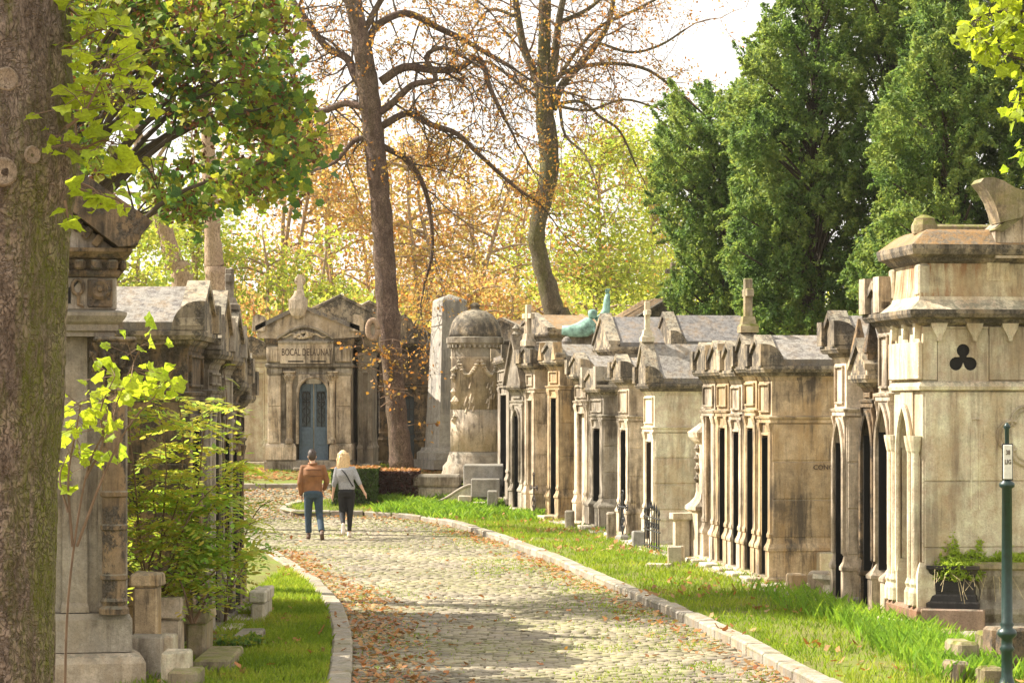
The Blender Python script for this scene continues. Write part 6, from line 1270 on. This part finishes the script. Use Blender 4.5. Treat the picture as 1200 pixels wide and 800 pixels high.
    for s, k in ((-1, 'l'), (1, 'r')):
        sh, el, wr = [V_(p) for p in J['arm_'+k]]; a, b_, c = cloth['arm_r']; e = el.lerp(wr, cloth['sleeve']); m.tube([V_((nk[0]+s*.06, nk[1], nk[2]-.1)), sh+V_((0, 0, .0)), sh.lerp(el, .5), el, e], [a*.95, a, (a+b_)/2, b_, c], 12)
    jk = fused('jacket' if cloth['top'] == 'suede' else 'sweater', m, M[cloth['top']], t, .013, 3)
    if cloth['top'] == 'suede':
        r = MB(); r.loft([(hp[0], hp[1], hm-.035, W_*.66, .13), (hp[0], hp[1], hm-.03, W_*.72, .14), (hp[0], hp[1], hm+.02, W_*.73, .142), (hp[0], hp[1], hm+.025, W_*.68, .132)], 24); r.build('hem_rib', M['rib'], jk, True)
        for k in 'lr': sh, el, wr = [V_(p) for p in J['arm_'+k]]; r = MB(); r.tube([el.lerp(wr, .9), el.lerp(wr, 1.02)], [.04, .036], 10); r.build('cuff', M['rib'], jk, True)
        r = MB(); r.tube([(nk[0]+.078*math.cos(a), nk[1]+.07*math.sin(a), nk[2]-.01+.012*math.sin(a)) for a in [i*math.pi/8 for i in range(17)]], .022, 8); r.build('collar', M['suede'], jk, True)
        r = MB()
        for zz, ww in ((ch[2]+.1, .8), (ch[2]-.03, .82)): r.tube([(hp[0]+W_*ww*math.cos(a), ch[1]-.01-.148*math.sin(a), zz) for a in [.5+i*(math.pi-1.)/10 for i in range(11)]], .005, 5)
        r.build('seam', M['rib'], jk)
        m = MB(); m.loft([(hd[0], hd[1]-.035, hd[2]-.075, .045, .045), (hd[0], hd[1]-.035, hd[2]-.04, .072, .068), (hd[0], hd[1]-.02, hd[2]+.02, .083, .09), (hd[0], hd[1]-.005, hd[2]+.08, .083, .098), (hd[0], hd[1], hd[2]+.125, .062, .075), (hd[0], hd[1], hd[2]+.142, .02, .03)], 18); rk = random.Random(2)
        for q in range(110): a = rk.uniform(0, 6.28); e = rk.uniform(.1, 1.4); c = V_((hd[0]+.08*math.cos(a)*math.cos(e), hd[1]-.01+.095*math.sin(a)*math.cos(e), hd[2]+.04+.1*math.sin(e))); m.tube([c, c+V_((rk.gauss(0, .012), rk.gauss(0, .012), .014))], [.007, .003], 4)
        m.build('hair', M['hair_dark'], t, True)
    else:
        m = MB(); m.loft([(hd[0]-.005, hd[1]-.07, hd[2]-.34, .05, .02), (hd[0], hd[1]-.075, hd[2]-.26, .11, .045), (hd[0], hd[1]-.07, hd[2]-.16, .125, .06), (hd[0], hd[1]-.04, hd[2]-.05, .11, .085), (hd[0], hd[1]-.02, hd[2]+.03, .098, .105), (hd[0], hd[1]-.01, hd[2]+.09, .085, .1), (hd[0], hd[1]-.005, hd[2]+.135, .05, .06), (hd[0], hd[1], hd[2]+.15, .015, .02)], 20); rk = random.Random(5)
        for q in range(260):
            a = rk.uniform(math.pi*.95, math.pi*2.05); w = rk.uniform(.8, 1.08); z0 = rk.uniform(-.05, .1); L = rk.uniform(.2, .42); P = [V_((hd[0]+.1*w*math.cos(a)*(1+.25*math.sin(u*2.2))+.012*math.sin(u*9+q), hd[1]-.02+(.1*w-.0*u)*math.sin(a)*(1-.2*u), hd[2]+z0-L*u)) for u in (0, .25, .5, .75, 1)]; m.tube(P, [.008, .009, .008, .007, .003], 4)
        m.build('hair', M['blonde'], t, True)
        m = MB(); m.tube([(ch[0]-.06, ch[1]-.14, nk[2]-.1), (ch[0]+.03, ch[1]-.165, ch[2]+.02), (ch[0]+.13, ch[1]-.15, ch[2]-.16), (ch[0]+.17, ch[1]-.1, ch[2]-.22)], .012, 6); tag(m.build('bag_strap', M['black_cloth'], t, True), 'thin black bag strap running diagonally over the back')
    return t
V3 = Vector
person('man in tan suede jacket and blue jeans walking away', 367.5, 632, dict(head=(-.03, .03, 1.66), neck=(-.02, .0, 1.53), chest=(-.02, -.01, 1.3), waist=(-.02, 0, 1.08), hip=(-.01, 0, .95), w=.235,
    arm_l=[(-.215, 0, 1.44), (-.27, -.05, 1.14), (-.25, .06, .9)], arm_r=[(.19, 0, 1.44), (.265, .02, 1.16), (.2, .2, 1.0)], leg_l=[(-.1, .0, .88), (-.11, .1, .48), (-.1, .14, .1), (-.13, .3, .04)], leg_r=[(.09, 0, .88), (.115, .03, .5), (.17, -.25, .15), (.18, -.12, .02)], sole_r=V3((0, .45, .89)), hem=.93, trouser_top=1.0),
    dict(rz=.06, trousers='denim', leg_r=(.1, .075, .068, .066), shoe='shoe_brown', top='suede', hemw=.76, midw=.8, arm_r=(.07, .06, .047), sleeve=.95))
person('blonde woman in grey knit top and black trousers walking away with a shoulder strap', 406.5, 630, dict(head=(-.08, .03, 1.63), neck=(-.06, 0, 1.49), chest=(-.04, 0, 1.27), waist=(-.02, 0, 1.09), hip=(.0, 0, .95), w=.205,
    arm_l=[(-.2, 0, 1.4), (-.25, -.04, 1.12), (-.285, .02, .88)], arm_r=[(.13, 0, 1.4), (.235, -.05, 1.15), (.345, -.02, .94)], leg_l=[(-.085, 0, .88), (-.1, .06, .5), (-.06, -.28, .27), (-.06, -.36, .12)], leg_r=[(.08, 0, .88), (.06, .05, .48), (.045, .04, .1), (.05, .2, .03)], sole_l=V3((0, .93, .3)), hem=.98, trouser_top=1.04),
    dict(rz=.02, trousers='black_cloth', leg_r=(.102, .064, .056, .042), shoe='shoe_pale', top='knit', hemw=.8, midw=.78, arm_r=(.062, .052, .046), sleeve=.35))
# ------------------------------------------------------------------ thin autumn haze
m = MB(); m.box(-80, 80, -3, 185, -1.1, 26, .01); hz = m.build('haze', None); tag(hz, kind='stuff')
mm = bpy.data.materials.new('pale_haze'); mm.use_nodes = True; tt = mm.node_tree; tt.nodes.clear(); oo = tt.nodes.new('ShaderNodeOutputMaterial'); pv = tt.nodes.new('ShaderNodeVolumePrincipled'); pv.inputs['Color'].default_value = (1, .96, .88, 1); pv.inputs['Density'].default_value = .00015; pv.inputs['Anisotropy'].default_value = .3; tt.links.new(pv.outputs[0], oo.inputs['Volume']); hz.data.materials.append(mm)
